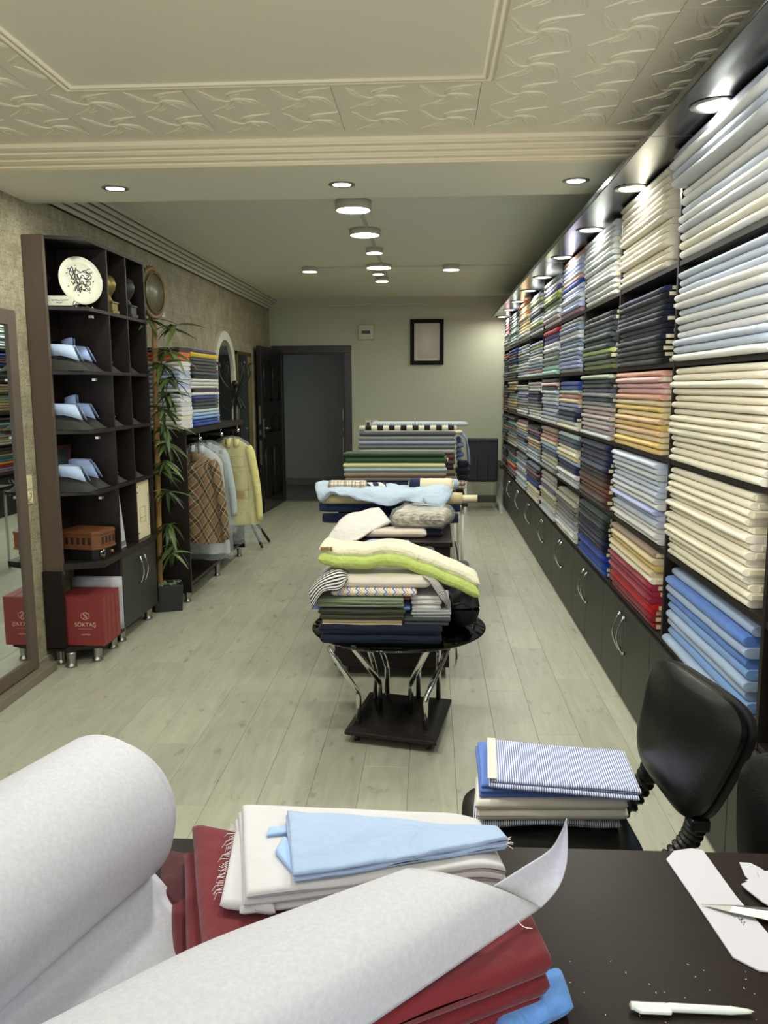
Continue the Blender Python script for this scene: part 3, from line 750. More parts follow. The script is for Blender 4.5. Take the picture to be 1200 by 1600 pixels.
# ================================================================== LEFT SIDE
# ---- big mirror leaning flush on the left wall
mr = E('wall_mirror', (-2.18, 2.6, 0), 'tall mirror in a flat brown frame standing against the left wall', 'mirror')
FRM = plain('mirror_frame_brown', '5d5146', .55, noise_amt=.06)
mb = MB(); mb.box((WX+.002, 1.2, .06), (WX+.03, 4.325, 1.985)); mb.build('backing', FRM, mr)
box('mirror_glass', (WX+.030, 1.28, .10), (WX+.034, 4.25, 1.93), MIRROR, mr)
mb = MB(); mb.box((WX+.0305, 4.24, .06), (WX+.045, 4.325, 1.985)); mb.box((WX+.0305, 1.28, 1.91), (WX+.0445, 4.24, 1.985)); mb.box((WX+.0305, 1.28, .06), (WX+.0445, 4.24, .125)); mb.box((WX+.0305, 1.2, .06), (WX+.045, 1.28, 1.985))
mb.build('frame', FRM, mr)
box('base_rail', (WX+.013, 1.0, 0), (WX+.09, 4.45, .05), plain('mirror_rail', '77705f', .5), mr, .003)
# ---- switch and socket plate between mirror and unit
sw = E('switch_plate', (WX, 4.36, .95), 'cream double plate with rocker switch above socket, beside the tall mirror', 'switch')
IV = plain('ivory_switch', 'd9cfa8', .4)
box('plate', (WX, 4.378, .955), (WX+.010, 4.458, 1.115), IV, sw, .003)
box('rocker', (WX+.010, 4.388, 1.04), (WX+.016, 4.448, 1.105), IV, sw, .003)
mb = MB(); mb.tube([(WX+.012, 4.418+.026*math.cos(a*PI/10), .995+.026*math.sin(a*PI/10)) for a in range(20)], .004, 6, closed=True); mb.lathe([(.02, 0), (.02, .002), (0, .002)], 16, M=Matrix.Translation((WX+.009, 4.418, .995)) @ Matrix.Rotation(PI/2, 4, 'Y'))
mb.build('socket', IV, sw)
sw2 = E('light_switch', (WX, 6.9, 2.18), 'small white switch high on the wallpapered wall above the bamboo', 'switch')
box('plate', (WX, 6.86, 2.16), (WX+.008, 6.94, 2.26), WHITEP, sw2, .002); box('rocker', (WX+.008, 6.875, 2.18), (WX+.012, 6.925, 2.24), WHITEP, sw2, .002)

# ---- open display unit with a chamfered end
UX, UY0, UY1 = -1.90, 4.53, 5.58
u = E('display_unit', (-2.05, 5.0, 0), 'tall dark open display unit with a chamfered end and a two-door base', 'shelf unit')
box('end_panel', (WX+.004, UY0, .53), (-2.10, UY0+.022, 2.405), WOODP, u, .001)
box('edge_strip', (-2.10, UY0-.001, .53), (-2.094, UY0+.03, 2.405), WOODP, u)
def chsh(z0, z1, name='shelf', ext=0.0, y1=None):
    P = [(WX+.006, UY0+.022-ext), (-2.10, UY0+.022-ext), (UX+ext, UY0+.10), (UX+ext, (y1 or UY1)-.02), (WX+.006, (y1 or UY1)-.02)]
    MB().prism(P, z0, z1).build(name, WOOD, u, bevel=.001)
chsh(2.385, 2.405, 'top')
for z in (2.03, 1.68, 1.35, 1.0): chsh(z-.02, z)
chsh(.555, .59, 'ledge', .012)
box('back_panel', (WX+.003, UY0+.03, .59), (WX+.008, UY1-.02, 2.385), WOOD, u)
for y in (4.93, 5.235): box('divider', (WX+.01, y, .59), (UX-.003, y+.018, 2.385), WOOD, u)
box('end_panel', (WX+.006, UY1-.02, .105), (UX, UY1, 2.405), WOOD, u)
# base: open compartment, then the two-door cabinet
box('base_end_panel', (WX+.006, UY0-.02, .10), (-2.09, UY0, .553), WOOD, u)
P = [(WX+.006, UY0-.02), (-2.09, UY0-.02), (UX-.005, UY0+.06), (UX-.005, 4.93), (WX+.006, 4.93)]
MB().prism(P, .085, .105).build('base_board', WOOD, u)
box('base_board', (WX+.006, 4.93, .085), (UX-.02, UY1-.02, .105), WOOD, u)
box('divider', (WX+.006, 4.93, .105), (UX-.02, 4.95, .555), WOOD, u)
ym = 5.255
for a, b_, hy in ((4.932, ym-.001, ym-.04), (ym+.001, UY1-.003, ym+.04)):
    d = box('door', (UX-.018, a, .10), (UX, b_, .550), WOODY, u, .0015)
    hm = MB()
    P = [Vector((UX+.012+.022*math.sin(PI*i/8), hy, .33+.17*i/8)) for i in range(9)]
    hm.tube([Vector((UX, hy, .33))]+P+[Vector((UX, hy, .5))], .005, 8)
    hm.build('handle', CHROME, d)
def cup_leg(x, y, h, parent, r=.03):
    MB().lathe([(r*1.05, 0), (r*1.05, .012), (r*.8, .02), (r*.78, .028), (r*.95, h-.004), (r*1.0, h)], 18, M=Matrix.Translation((x, y, 0))).build('leg', STEEL, parent)
for x, y in ((-2.06, 4.50), (-1.955, 4.62), (-1.955, 4.86), (-1.955, 5.0), (-1.955, 5.5), (-2.15, 4.56), (-2.15, 5.5)): cup_leg(x, y, .085, u)
hm = MB()
for z in (1.66, 1.33, .98, 2.01): hm.box((UX-.03, 4.70, z-.034), (UX-.012, 4.73, z-.0205), 0)
hm.build('shelf_clip', STEEL, u)['kind'] = 'stuff'
# collar displays
CLOTHB = plain('display_wedge_grey', '2c2c27', .8, bump=.2, bscale=300)
def collar_mesh(mb, cx, cy, cz, R, hgt, flare, tall=0):
    n = 29; rows = []
    for i in range(n):
        th = math.radians(-160+320*i/(n-1))+PI   # opening towards +x
        k = abs(2*i/(n-1)-1)
        ca, sa = math.cos(th), math.sin(th); ax, ay = R*1.45, R
        base = Vector((cx+ax*ca, cy+ay*sa, cz)); out = Vector((ca*.5, sa, 0)).normalized()
        lift = hgt*(1-.10*k*k); drop = .050+.034*k**3; fl = .006+.012*k*k; pt = Vector((.030*k**5, 0, 0))
        rows.append([base+Vector((0, 0, .01)), base+Vector((0, 0, lift)), base+out*.004+Vector((0, 0, lift+.002)), base+out*fl*.7+Vector((0, 0, lift-drop*.5))+pt*.5, base+out*fl+Vector((0, 0, lift-drop))+pt])
    mb.grid(rows, 0, True)
def collar_display(x0, yc, z, label, wdt=.15, colr='a9c0e6', cuff=False, depth=.24, second=False):
    t = E('collar_display', (x0+depth/2, yc, z), label, 'shirt collar', 'shirt collars in the display unit')
    mb = MB(); rows = []
    for i in range(13):
        q = i/12; x = x0+depth*q; hh = .125*(math.cos(q*PI/2)**.75 if q < 1 else 0)
        rows.append([Vector((x, yc-wdt/2+wdt*j/10, z+max(0, hh*math.sin(PI*j/10)**.6)+.0015)) for j in range(11)])
    mb.grid(rows, 0, True); n0 = [p.copy() for p in rows[0]]
    mb.add(n0, [tuple(range(11))]); mb.build('wedge', CLOTHB, t)
    cbm = MB(); collar_mesh(cbm, x0+.095, yc, z+.075, .052, .072, .030); cbm.build('collar', FAB, t, col=colr, solid=.0022)
    if cuff:
        cm_ = MB(); R = .038
        cm_.grid([[Vector((x0+.05+R*math.cos(a*PI/14), yc+.02+R*math.sin(a*PI/14), z+.10+.01*math.sin(a*.3)+hh)) for hh in (0, .03, .06, .088)] for a in range(27)])
        cm_.build('rolled_cuff', FAB, t, col=colr, solid=.002)
    if second:
        c2 = MB(); collar_mesh(c2, x0+.085, yc, z+.118, .046, .048, .028); c2.build('collar', FAB, t, col=colr, solid=.002)
X0 = WX+.015
for zi, (z, nm) in enumerate(((1.68, 'second'), (1.35, 'third'), (1.0, 'fourth'))):
    collar_display(X0+.02, 4.655, z, f'pale blue shirt collar on grey wedge, near side of {nm} display shelf', cuff=False, colr='b7cbe8')
    collar_display(X0+.02, 4.835, z, f'pale blue shirt collar with {"rolled cuff behind" if zi < 2 else "second collar on top"}, far side of {nm} display shelf', cuff=zi < 2, second=zi == 2, colr='9fb6e2')
    for yy, s_ in ((5.09, 'middle'), (5.40, 'far')):
        collar_display(X0+.02, yy, z, f'shirt collar wedge in {s_} column of the display unit, {nm} shelf', colr='a9bfe6', depth=.25)
# top compartment
pl = E('calligraphy_plate', (-2.06, 4.78, 2.03), 'round white plate with dark calligraphy on a stand, top display shelf', 'plate')
pc = Vector((-2.005, 4.785, 2.03+.160)); nrm = Vector((.78, -.60, .12)).normalized()
PMt = Matrix.Translation(pc) @ nrm.to_track_quat('Z', 'Y').to_matrix().to_4x4()
PORC = plain('glazed_white_plate', 'd9d8c6', .12, coat=.5)
MB().lathe([(0, 0), (.088, .001), (.098, .006), (.134, .017), (.136, .014), (.098, 0), (.084, -.006), (0, -.006)], 40, M=PMt).build('dish', PORC, pl)
cg = MB(); rc = random.Random(3)
def scr(pts, r=.0022): cg.tube([PMt @ Vector((p[0], p[1], .0035 if math.hypot(p[0], p[1]) < .09 else .006)) for p in catmull([Vector((a, b, 0)) for a, b in pts], 6)], r, 6)
for row, yy in enumerate((.055, .022, -.012, -.045)):
    xw = .07-.008*row; pts = []
    for i in range(11):
        q = i/10; pts.append((-xw+2*xw*q, yy+.012*math.sin(q*19+row*1.3)+.006*math.cos(q*41+row)))
    scr(pts)
    scr([(xw-.02, yy+.012), (xw+.005, yy+.018), (xw+.012, yy), (xw-.01, yy-.008), (xw-.05, yy-.002), (xw-.07, yy-.014)], .0018)
    scr([(-xw+.01, yy-.015), (-xw+.03, yy+.02), (-xw+.04, yy-.02), (-xw+.055, yy+.018)], .0026)
for a in range(7):
    q = a*.9; scr([(.084*math.cos(q)-.004, .084*math.sin(q)), (.084*math.cos(q)+.004, .084*math.sin(q)+.003)], .002)
cg.build('calligraphy', INK, pl)
sd = MB(); sd.tube([PMt @ Vector(p) for p in ((-.05, -.15, .02), (-.05, -.158, -.01), (-.04, -.10, -.06))], .004, 6); sd.tube([PMt @ Vector(p) for p in ((.05, -.15, .02), (.05, -.158, -.01), (.04, -.10, -.06))], .004, 6)
sd.box((pc.x-.05, pc.y-.01, 2.031), (pc.x+.03, pc.y+.05, 2.036)); sd.build('stand', WHITEP, pl)
npx = E('name_plate', (-2.02, 4.62, 2.031), 'small white desk name plate with metal end caps, top display shelf', 'name plate')
NM = Matrix.Translation((-2.065, 4.615, 2.033)) @ Matrix.Rotation(math.radians(8), 4, 'Z')
MB().box((-.075, -.006, .004), (.085, .006, .058), M=NM).build('plate', PORC, npx, bevel=.002)
e_ = MB()
for x in (-.075, .085): e_.lathe([(.012, 0), (.016, .006), (.012, .012), (.006, .03), (0, .034)], 12, M=NM @ Matrix.Translation((x, 0, .014)) @ Matrix.Rotation(PI/2 if x > 0 else -PI/2, 4, 'Y'))
e_.build('end_cap', CHROME, npx)
sc_ = MB()
for r_, (xa, xb) in enumerate(((-.03, .06), (-.005, .03))):
    pts = [NM @ Vector((xa+(xb-xa)*i/22, -.0068, .034-.013*r_+.004*math.sin(i*2.1)*(1 if i % 5 else 0))) for i in range(23)]; sc_.tube(pts, .0007 if r_ else .001, 4)
for q in range(6): sc_.tube([NM @ Vector((-.066+.01*(q % 3), -.0068, .02+.012*(q//2))), NM @ Vector((-.062+.01*(q % 3), -.0068, .024+.012*(q//2)))], .001, 4)
sc_.build('lettering', INK, npx)
def statue(x, y, z, mat, label, s=1.0):
    t = E('bust_trophy', (x, y, z), label, 'trophy'); M = Matrix.Translation((x, y, z))
    mb = MB(); mb.box((-.05*s, -.05*s, 0), (.05*s, .05*s, .018*s), M=M); mb.box((-.042*s, -.042*s, .018*s), (.042*s, .042*s, .06*s), M=M); mb.box((-.048*s, -.048*s, .06*s), (.048*s, .048*s, .07*s), M=M); mb.build('pedestal', mat, t, bevel=.002)
    mb = MB(); mb.lathe([(.03*s, .07*s), (.024*s, .085*s), (.016*s, .10*s), (.03*s, .12*s), (.045*s, .145*s), (.05*s, .175*s), (.042*s, .205*s), (.022*s, .225*s), (0, .23*s)], 18, M=M); mb.build('globe', mat, t)
statue(-1.955, 5.07, 2.031, BRONZE, 'gold trophy with a round head on a stepped pedestal, display unit', 1.0)
statue(-1.955, 5.38, 2.031, plain('dark_trophy', '2f2e2e', .4), 'dark grey trophy with a ball top in the far upper compartment', 1.1)
# third shelf frame at the back
pf = E('framed_print', (-2.17, 4.66, 1.001), 'small dark wood framed print standing behind collars, fourth display shelf', 'picture')
mb = MB(); M = Matrix.Translation((-2.165, 4.70, 1.003)) @ Matrix.Rotation(math.radians(6), 4, 'Y')
for a, b_ in (((0, -.12, 0), (.012, -.10, .26)), ((0, .10, 0), (.012, .12, .26)), ((0, -.12, 0), (.012, .12, .02)), ((0, -.12, .24), (.012, .12, .26))): mb.box(a, b_, M=M)
mb.build('frame', plain('red_brown_frame', '4a2018', .45), pf); MB().box((.002, -.1, .02), (.005, .1, .24), M=M).build('print', plain('dark_print', '2b2a26', .4, noise_amt=.4, nscale=30), pf)
# lattice box + candle holder on the ledge
lb_ = E('lattice_box', (-2.03, 4.75, .66), 'low orange-brown wooden box with cut-out lattice sides on the ledge', 'box')
OW = plain('orange_wood', '6f4327', .5, noise_amt=.15, nscale=30)
BM = Matrix.Translation((-2.03, 4.76, .655)) @ Matrix.Rotation(math.radians(-12), 4, 'Z')
P8 = [(-.14, -.11), (.10, -.11), (.135, -.075), (.135, .075), (.10, .11), (-.14, .11)]
mb = MB(); mb.prism(P8, .0, .012, M=BM); mb.prism([(x*.97, y*.97) for x, y in P8], .012, .088, M=BM); mb.prism(P8, .088, .105, M=BM); mb.build('body', OW, lb_, bevel=.002)
hb = MB(); DKH = plain('cutout_dark', '1c0f0a', .8)
for i in range(6): MB().box((-.12+.038*i, -.1085, .03), (-.102+.038*i, -.105, .07), M=BM).build('cutout', DKH, lb_)
for i in range(4): MB().box((.129, -.06+.036*i, .03), (.1325, -.042+.036*i, .07), M=BM).build('cutout', DKH, lb_)
sb = MB(); sb.prism([(x*.8, y*.8) for x, y in P8], 0, .06, M=Matrix.Translation((0, 0, -.063)) @ BM); o = sb.build('riser', BLACKP, lb_)
ch = E('candle_holder', (-1.945, 4.72, .592), 'small mosaic glass candle holder beside the lattice box', 'candle holder')
def mosaic():
    m, nt, b = newmat('mirror_mosaic'); tc = node(nt, 'ShaderNodeTexCoord'); v = node(nt, 'ShaderNodeTexVoronoi', feature='DISTANCE_TO_EDGE'); v.inputs['Scale'].default_value = 75
    nt.links.new(tc.outputs['Object'], v.inputs['Vector']); r = mth(nt, 'GREATER_THAN', v.outputs[0], .06)
    nt.links.new(mixc(nt, r, lin('1a1712'), lin('d8d2b4')), b.inputs['Base Color']); b.inputs['Roughness'].default_value = .12; nt.links.new(r, b.inputs['Metallic']); return m
MB().lathe([(.022, 0), (.026, .004), (.03, .03), (.028, .062), (.026, .062), (.026, .01), (0, .008)], 20, M=Matrix.Translation((-1.945, 4.72, .592))).build('cup', mosaic(), ch)
gb = MB().lathe([(0, 0), (.012, .003), (.016, .014), (.012, .026), (0, .03)], 14, M=Matrix.Translation((-1.935, 4.86, .592))).build('brass_bead', BRONZE); tag(gb, 'little round brass ornament on the ledge next to the wooden divider', 'ornament')
# binders
def binder(x, y, z, d, th, h, lean, label, mark=0):
    t = E('binder', (x, y, z), label, 'binder', 'white binders in the display unit'); M = Matrix.Translation((x, y, z+.001)) @ Matrix.Rotation(lean, 4, 'X')
    MB().box((-d/2, -th/2, 0), (d/2, th/2, h), M=M).build('cover', CARD if not mark else PAPER, t, bevel=.002)
    mb = MB()
    if mark:
        for i in range(14): mb.box((d/2-.012, -th/2-.0008, h*.25+i*.013), (d/2-.005, -th/2, h*.25+i*.013+.008), M=M)
        fr_ = [(-d*.1, h*.25), (d*.22, h*.25), (d*.22, h*.48), (-d*.1, h*.48)]
        mb.tube([M @ Vector((a, -th/2-.0005, b_)) for a, b_ in fr_], .0012, 4, closed=True); mb.tube([M @ Vector((-d*.05, -th/2-.0005, h*.3)), M @ Vector((d*.18, -th/2-.0005, h*.3))], .001, 4)
    else: mb.box((d/2, -th/2+.004, .012), (d/2+.001, th/2-.004, .03), M=M)
    mb.build('print', INK, t)
t = E('binder', (-2.02, 5.03, .591), 'plain white folder with a slanted spine in the middle column over the base doors', 'binder', 'white binders in the display unit')
MB().prism([(4.953, .0), (5.10, .0), (5.015, .36), (4.965, .36)], 0, .17, M=Matrix(((0, 0, 1, -2.10), (1, 0, 0, 0), (0, 1, 0, .591), (0, 0, 0, 1)))).build('cover', PAPER, t, bevel=.002)
MB().box((-1.9295, 4.965, .605), (-1.9285, 5.085, .635)).build('print', plain('grey_label_strip', '77766c', .6), t)
t = E('binder', (-1.94, 5.40, .591), 'white catalogue binder with a small line drawing and dark spine text in the far column', 'binder', 'white binders in the display unit')
box('cover', (-1.972, 5.262, .591), (-1.925, 5.545, .972), CARD, t, .002)
mb = MB()
for i in range(16): mb.box((-1.925, 5.520, .66+i*.014), (-1.9244, 5.530, .669+i*.014))
mb.tube([(-1.9245, y_, z_) for y_, z_ in ((5.36, .70), (5.46, .70), (5.46, .80), (5.36, .80))], .0014, 4, closed=True); mb.tube([(-1.9245, 5.35, .73), (-1.9245, 5.47, .73)], .001, 4)
for z_ in (.63, .90, .94): mb.box((-1.925, 5.30, z_), (-1.9244, 5.34, z_+.006))
mb.build('print', INK, t)
t = E('binder', (-1.99, 5.40, .591), 'thin pale folder standing behind the white catalogue binder', 'binder', 'white binders in the display unit')
box('cover', (-2.01, 5.262, .591), (-1.985, 5.50, .95), PAPER, t, .002)
# red carton and white sheets in the base
rc_ = E('carton', (-2.0, 4.62, .106), 'red cardboard carton with a pale looped emblem in the open base', 'box')
REDC = plain('red_carton', '85302e', .5, noise_amt=.04)
q1 = at(104, 1008, z=.108); 
CMx = Matrix.Translation((-2.085, 4.555, .107)) @ Matrix.Rotation(math.radians(0), 4, 'Z')
bw, bd, bh = .205, .25, .285
mb = MB(); mb.box((-.06, 0, 0), (bw, bd, bh), M=CMx); mb.build('box_body', REDC, rc_, bevel=.003)
mb = MB(); mb.box((.145, .0, bh), (bw, bd, bh+.003), M=CMx); mb.box((-.06, .0, bh), (.141, bd, bh+.003), M=CMx)
for i in range(3): mb.box((bw, .05+.065*i, .0), (bw+.0015, .052+.065*i, bh), M=CMx)
mb.build('flap', plain('red_carton_flap', '7a2827', .55), rc_)
PRT = plain('pale_print', 'd9b9a0', .6)
def text(body, size, M, mat, parent, name='lettering'):
    c = D.curves.new(name, 'FONT'); c.body = body; c.size = size; c.align_x = 'CENTER'; c.extrude = .0003; c.materials.append(mat)
    tmp = D.objects.new('tmp', c); COL.objects.link(tmp); bpy.context.view_layer.update()
    me = D.meshes.new_from_object(tmp.evaluated_get(bpy.context.evaluated_depsgraph_get())); D.objects.remove(tmp); D.curves.remove(c)
    me.name = name; me.materials.clear(); me.materials.append(mat)
    o = D.objects.new(name, me); COL.objects.link(o); WL[o.name] = M.translation.copy(); o.parent = parent
    o.matrix_local = Matrix.Translation(-WL[parent.name]) @ M; return o
FM = CMx @ Matrix.Translation((.095, -.0008, 0)) @ Matrix.Rotation(PI/2, 4, 'X')
text('SÖKTAŞ', .033, FM @ Matrix.Translation((0, .115, 0)), PRT, rc_)
text('COTTON', .012, FM @ Matrix.Translation((0, .062, 0)), PRT, rc_, 'small_print')
em = MB()
em.box((-.04, -.0003, .1), (.04, .0003, .101), M=CMx @ Matrix.Translation((.095, -.0006, 0)))
Sc = catmull([Vector(p) for p in ((.013, .192, 0), (.004, .199, 0), (-.009, .193, 0), (-.006, .181, 0), (.006, .174, 0), (.010, .163, 0), (-.002, .155, 0), (-.013, .162, 0))], 5)
em.tube([FM @ p for p in Sc], .0017, 6)
for sx in (-1, 1):
    em.tube([FM @ Vector((sx*(.013+.011*math.cos(a)), .178+.016*math.sin(a), 0)) for a in [PI*2*k/16 for k in range(16)]], .0011, 5, closed=True)
em.build('emblem', PRT, rc_)
sh = MB()
for k in range(4):
    P = [[Vector((UX-.30+.29*i/5+.004*k, 4.875+.012*k+.0*i, .108+.33*j/5)) for j in range(6)] for i in range(6)]
    sh.grid(P)
tag(sh.build('card_sheets', PAPER, solid=.002), 'large white card sheets standing upright behind the red carton', 'card')

# ---- low clothes rack
RX, RY0, RY1 = -1.775, 5.95, 7.75
rk = E('clothes_rack', (-2.0, 6.85, 0), 'low dark wenge clothes rack unit with folded fabrics on top', 'rack')
for y in (RY0, RY1-.02): box('side_panel', (WX+.006, y, .075), (RX, y+.02, 1.245), WOOD, rk, .001)
box('top', (WX+.006, RY0-.0, 1.246), (RX+.006, RY1+.05, 1.286), WOOD, rk, .001)
box('bottom_shelf', (WX+.006, RY0+.02, .13), (RX, RY1-.02, .155), WOOD, rk)
box('back_panel', (WX+.003, RY0+.02, .155), (WX+.012, RY1-.02, 1.245), WOOD, rk)
for y in (RY0+.03, 6.85, RY1-.08):
    for x in (RX-.04, WX+.06): cup_leg(x, y, .075 if y != 6.85 else .13, rk, .026)
RY = (6.2, 6.85, 7.45)
for y in RY:
    MB().box((WX+.02, y-.012, 1.195), (RX+.02, y+.012, 1.215)).build('pull_out_rail', BLACKP, rk)
    mb = MB(); mb.lathe([(0, -.018), (.012, -.013), (.018, 0), (.012, .013), (0, .018)], 14, M=Matrix.Translation((RX+.035, y, 1.205))); mb.tube([(RX+.03, y, 1.245), (RX+.03, y, 1.21)], .004, 6); mb.build('rail_knob', CHROME, rk)
# garments
def garment(name, xc, yc, ztop, zhem, w_, dpt, mat, label, colr=None, sleeves=True, slen=.55, group=None, bag=None, seed=0, hook=True, flare=1.25, hemmat=None):
    t = E(name, (xc, yc, zhem), label, 'garment', group); rnd = random.Random(seed)
    def body(mb, k=1.0, zt=ztop, zb=zhem, ww=w_, dd=dpt, wob=.018):
        rows = []; uv = []; n = 20; m = 36
        for i in range(n+1):
            q = i/n; z = zt-(zt-zb)*q
            sh_ = min(1, (q/.14)**.6) if q < .14 else 1
            hw = (.055+(ww/2-.055)*sh_)*(1+(flare-1)*max(0, q-.15)) if q > 0 else .05
            d = dd/2*(.45+.55*min(1, q/.2))*(1+.3*q)
            r_ = []; ru = []
            for j in range(m+1):
                a = 2*PI*j/m; ca, sa = math.cos(a), math.sin(a)
                rr = 1+wob/dd*2.2*math.sin(a*7+seed+q*2)*q+.25*noise.noise(Vector((ca*2+seed, sa*2, q*5)))*min(1, q*2)
                r_.append(Vector((xc+hw*abs(ca)**.75*(1 if ca > 0 else -1), yc+d*sa*rr, z+.01*noise.noise(Vector((ca*2, sa*2, seed)))*q)))
                ru.append((hw*ca+hw*1.6*(a/PI), z))
            rows.append(r_); uv.append(ru)
        mb.grid(rows, 0, True, uv)
    mb = MB(); body(mb); mb.build('body', mat, t, col=colr)
    if sleeves:
        for s_ in (-1, 1):
            mb = MB(); P = []
            for i in range(13):
                q = i/12; P.append(Vector((xc+s_*(w_/2-.03+.055*math.sin(q*1.9)+.035*q), yc-.02-.03*q, ztop-.05-slen*q)))
            rr = [.052*(1-.35*i/12)*(.6 if i == 0 else 1) for i in range(13)]
            base = len(mb.v); mb.tube(P, rr, 16, flat=.8)
            us = [((k % 16)/16*.3, -(k//16)*slen/12) for k in range(13*16)]
            for fi in range(len(mb.f)): mb.uv[fi] = [us[v-base] for v in mb.f[fi]]
            mb.build('sleeve', mat, t, col=colr)
    mb = MB()
    for s_ in (-1, 1):
        mb.grid([[Vector((xc+s_*(.012+.05*u_), yc-dpt*.30-.02*math.sin(PI*u_)-.015*v_, ztop+.018-.01*u_-v_*(.06+.02*(1-u_)))) for v_ in (0, .5, 1)] for u_ in (0, .25, .5, .75, 1)])
    mb.build('collar', mat, t, col=colr, solid=.004)
    if hook:
        mb = MB(); P = [Vector((xc, yc, ztop-.01)), Vector((xc, yc, ztop+.03))]+[Vector((xc, yc+.012-.016*math.cos(a*PI/6), ztop+.052+.016*math.sin(a*PI/6))) for a in range(-1, 7)]
        mb.tube(P, .0025, 6); mb.tube([(xc-w_*.36, yc, ztop-.045), (xc, yc, ztop-.008), (xc+w_*.36, yc, ztop-.045)], .006, 6); mb.build('hanger', BLACKP, t)
    if bag:
        mb = MB(); sv = dpt; body(mb, zt=ztop+.03, zb=bag, ww=w_*1.14, dd=dpt*1.45, wob=.03); mb.build('plastic_cover', FILM, t)
    return t
plaidm = fabric_base('tan_plaid', plaid('8a7252', [(.105, 0, .030, '2a201a', .30), (.105, .006, .005, '1d1714', .8), (.105, .0135, .005, '1d1714', .8), (.105, .021, .005, '1d1714', .8), (.105, .0975, .004, 'e0d4b4', .55), (.105, .028, .003, 'e0d4b4', .5), (.105, .060, .003, '7a3226', .5)], rot=PI/4), wrinkle=.6, wscale=12)
garment('plaid_jacket', -1.805, 6.17, 1.10, .42, .40, .13, plaidm, 'tan check jacket with black and cream stripes hanging on the low rack', seed=1, slen=.60)
garment('white_garment', -1.82, 6.42, 1.13, .29, .38, .12, FAB_S, 'long white garment in clear plastic hanging behind the tan check jacket', 'c9ccc8', sleeves=False, bag=.25, seed=2)
garment('white_garment', -1.86, 6.80, 1.13, .45, .34, .12, FAB_S, 'pale bluish garment in clear plastic between check jacket and yellow coat', 'b3bdbf', sleeves=True, bag=.38, seed=3)
yc_ = garment('yellow_coat', -1.745, 7.28, 1.13, .38, .34, .11, FAB_S, 'pale yellow coat under clear printed plastic at the end of the rack', 'e2d88e', bag=.22, seed=4, slen=.66)
mb = MB(); ry = 7.28-.105
for z0, z1, x0, x1 in ((.90, .99, -1.74, -1.63), (.62, .86, -1.72, -1.60), (.62, .70, -1.72, -1.60)):
    mb.tube([(x0, ry, z0), (x1, ry, z0), (x1, ry, z1), (x0, ry, z1)], .0014, 4, closed=True)
for i in range(5): mb.box((-1.71, ry-.001, .63+.013*i), (-1.63, ry, .635+.013*i))
mb.build('printed_marks', plain('orange_print', 'a0603c', .6), yc_)
garment('yellow_coat', -1.86, 7.58, 1.12, .40, .34, .09, FAB_S, 'second yellow coat hanging close behind the first at the rack end', 'cfc78a', bag=.26, seed=6, slen=.6)

# ---- fabrics on the rack top
BT = bolt_mesh(31, FAB, .8, .38, .034); BT2 = bolt_mesh(32, FAB, .8, .38, .034)
lst = 'RB BL SB LB AQ ST ST NV BL W K W W W K SL BR DG DG SL YL2 PU'.split()
P_['YL2'] = ('bright yellow', 'd9b91e'); P_['OR2'] = ('orange', 'd2682a')
z = 1.287; ncol = {'RB': 'royal blue', 'BL': 'blue'}
for i, c in enumerate(lst):
    th = .6/len(lst)*(1.5 if c == 'YL2' else .97); o = D.objects.new('fabric_bolt', BT if i % 2 else BT2); COL.objects.link(o)
    o.scale = (-1, 1, th*.985/.034); put(o, (RX-.19-.025+rnd.uniform(-.008, .008), 6.66, z)); z += th
    nm, hx = P_[c]; o.color = lin(hx); tag(o, f'{nm} fabric bolt, {ordn(i+1)} from bottom of the far stack on the clothes rack', 'fabric bolt', 'far stack on the clothes rack')
    co = D.objects.new('cardboard_core', CARDM); COL.objects.link(co); co.parent = o; co.location = (-.04, -.4, 0)
    if i % 3 == 2: D.objects.remove(co)
z = 1.287
lst = 'W W I W W PG W PB W LV PB PB LV W W OR2 OR2 DB'.split()
BT3 = bolt_mesh(33, FAB, .36, .28, .034)
for i, c in enumerate(lst):
    th = .6/len(lst)*.98; o = D.objects.new('fabric_bolt', BT3); COL.objects.link(o); o.rotation_euler = (0, 0, PI/2)
    o.scale = (1, 1, th*.985/.034); put(o, (RX-.19-.02+rnd.uniform(-.008, .008), 6.10, z)); z += th
    nm, hx = P_[c]; o.color = lin(hx); tag(o, f'{nm} folded fabric, {ordn(i+1)} from bottom of the near stack on the clothes rack', 'folded fabric', 'near stack on the clothes rack')

# ---- potted bamboo
pb = E('potted_bamboo', (-1.90, 5.78, 0), 'artificial bamboo with dark green leaves in a square black stone pot', 'plant')
PM = Matrix.Translation((-1.90, 5.78, 0)) @ Matrix.Rotation(math.radians(20), 4, 'Z')
pt = MB()
def ringbox(mb, a, b_, h, M):
    vs = [M @ Vector((sx*a, sy*a, 0)) for sx, sy in ((-1,-1),(1,-1),(1,1),(-1,1))]+[M @ Vector((sx*b_, sy*b_, h)) for sx, sy in ((-1,-1),(1,-1),(1,1),(-1,1))]+[M @ Vector((sx*(b_-.015), sy*(b_-.015), h)) for sx, sy in ((-1,-1),(1,-1),(1,1),(-1,1))]+[M @ Vector((sx*(b_-.015), sy*(b_-.015), h-.03)) for sx, sy in ((-1,-1),(1,-1),(1,1),(-1,1))]
    f = [(3,2,1,0)]
    for q in range(3):
        for i in range(4): j = (i+1) % 4; f.append((q*4+i, q*4+j, q*4+4+j, q*4+4+i))
    f.append((12,13,14,15)); mb.add(vs, f)
ringbox(pt, .095, .105, .19, PM); pt.build('pot', plain('black_stone_pot', '20221f', .45, noise_amt=.3, nscale=25, bump=.6, bscale=30), pb, bevel=.004)
b0 = Vector((-1.955, 5.78, .165)); b1 = at(241, 500, y=5.78)
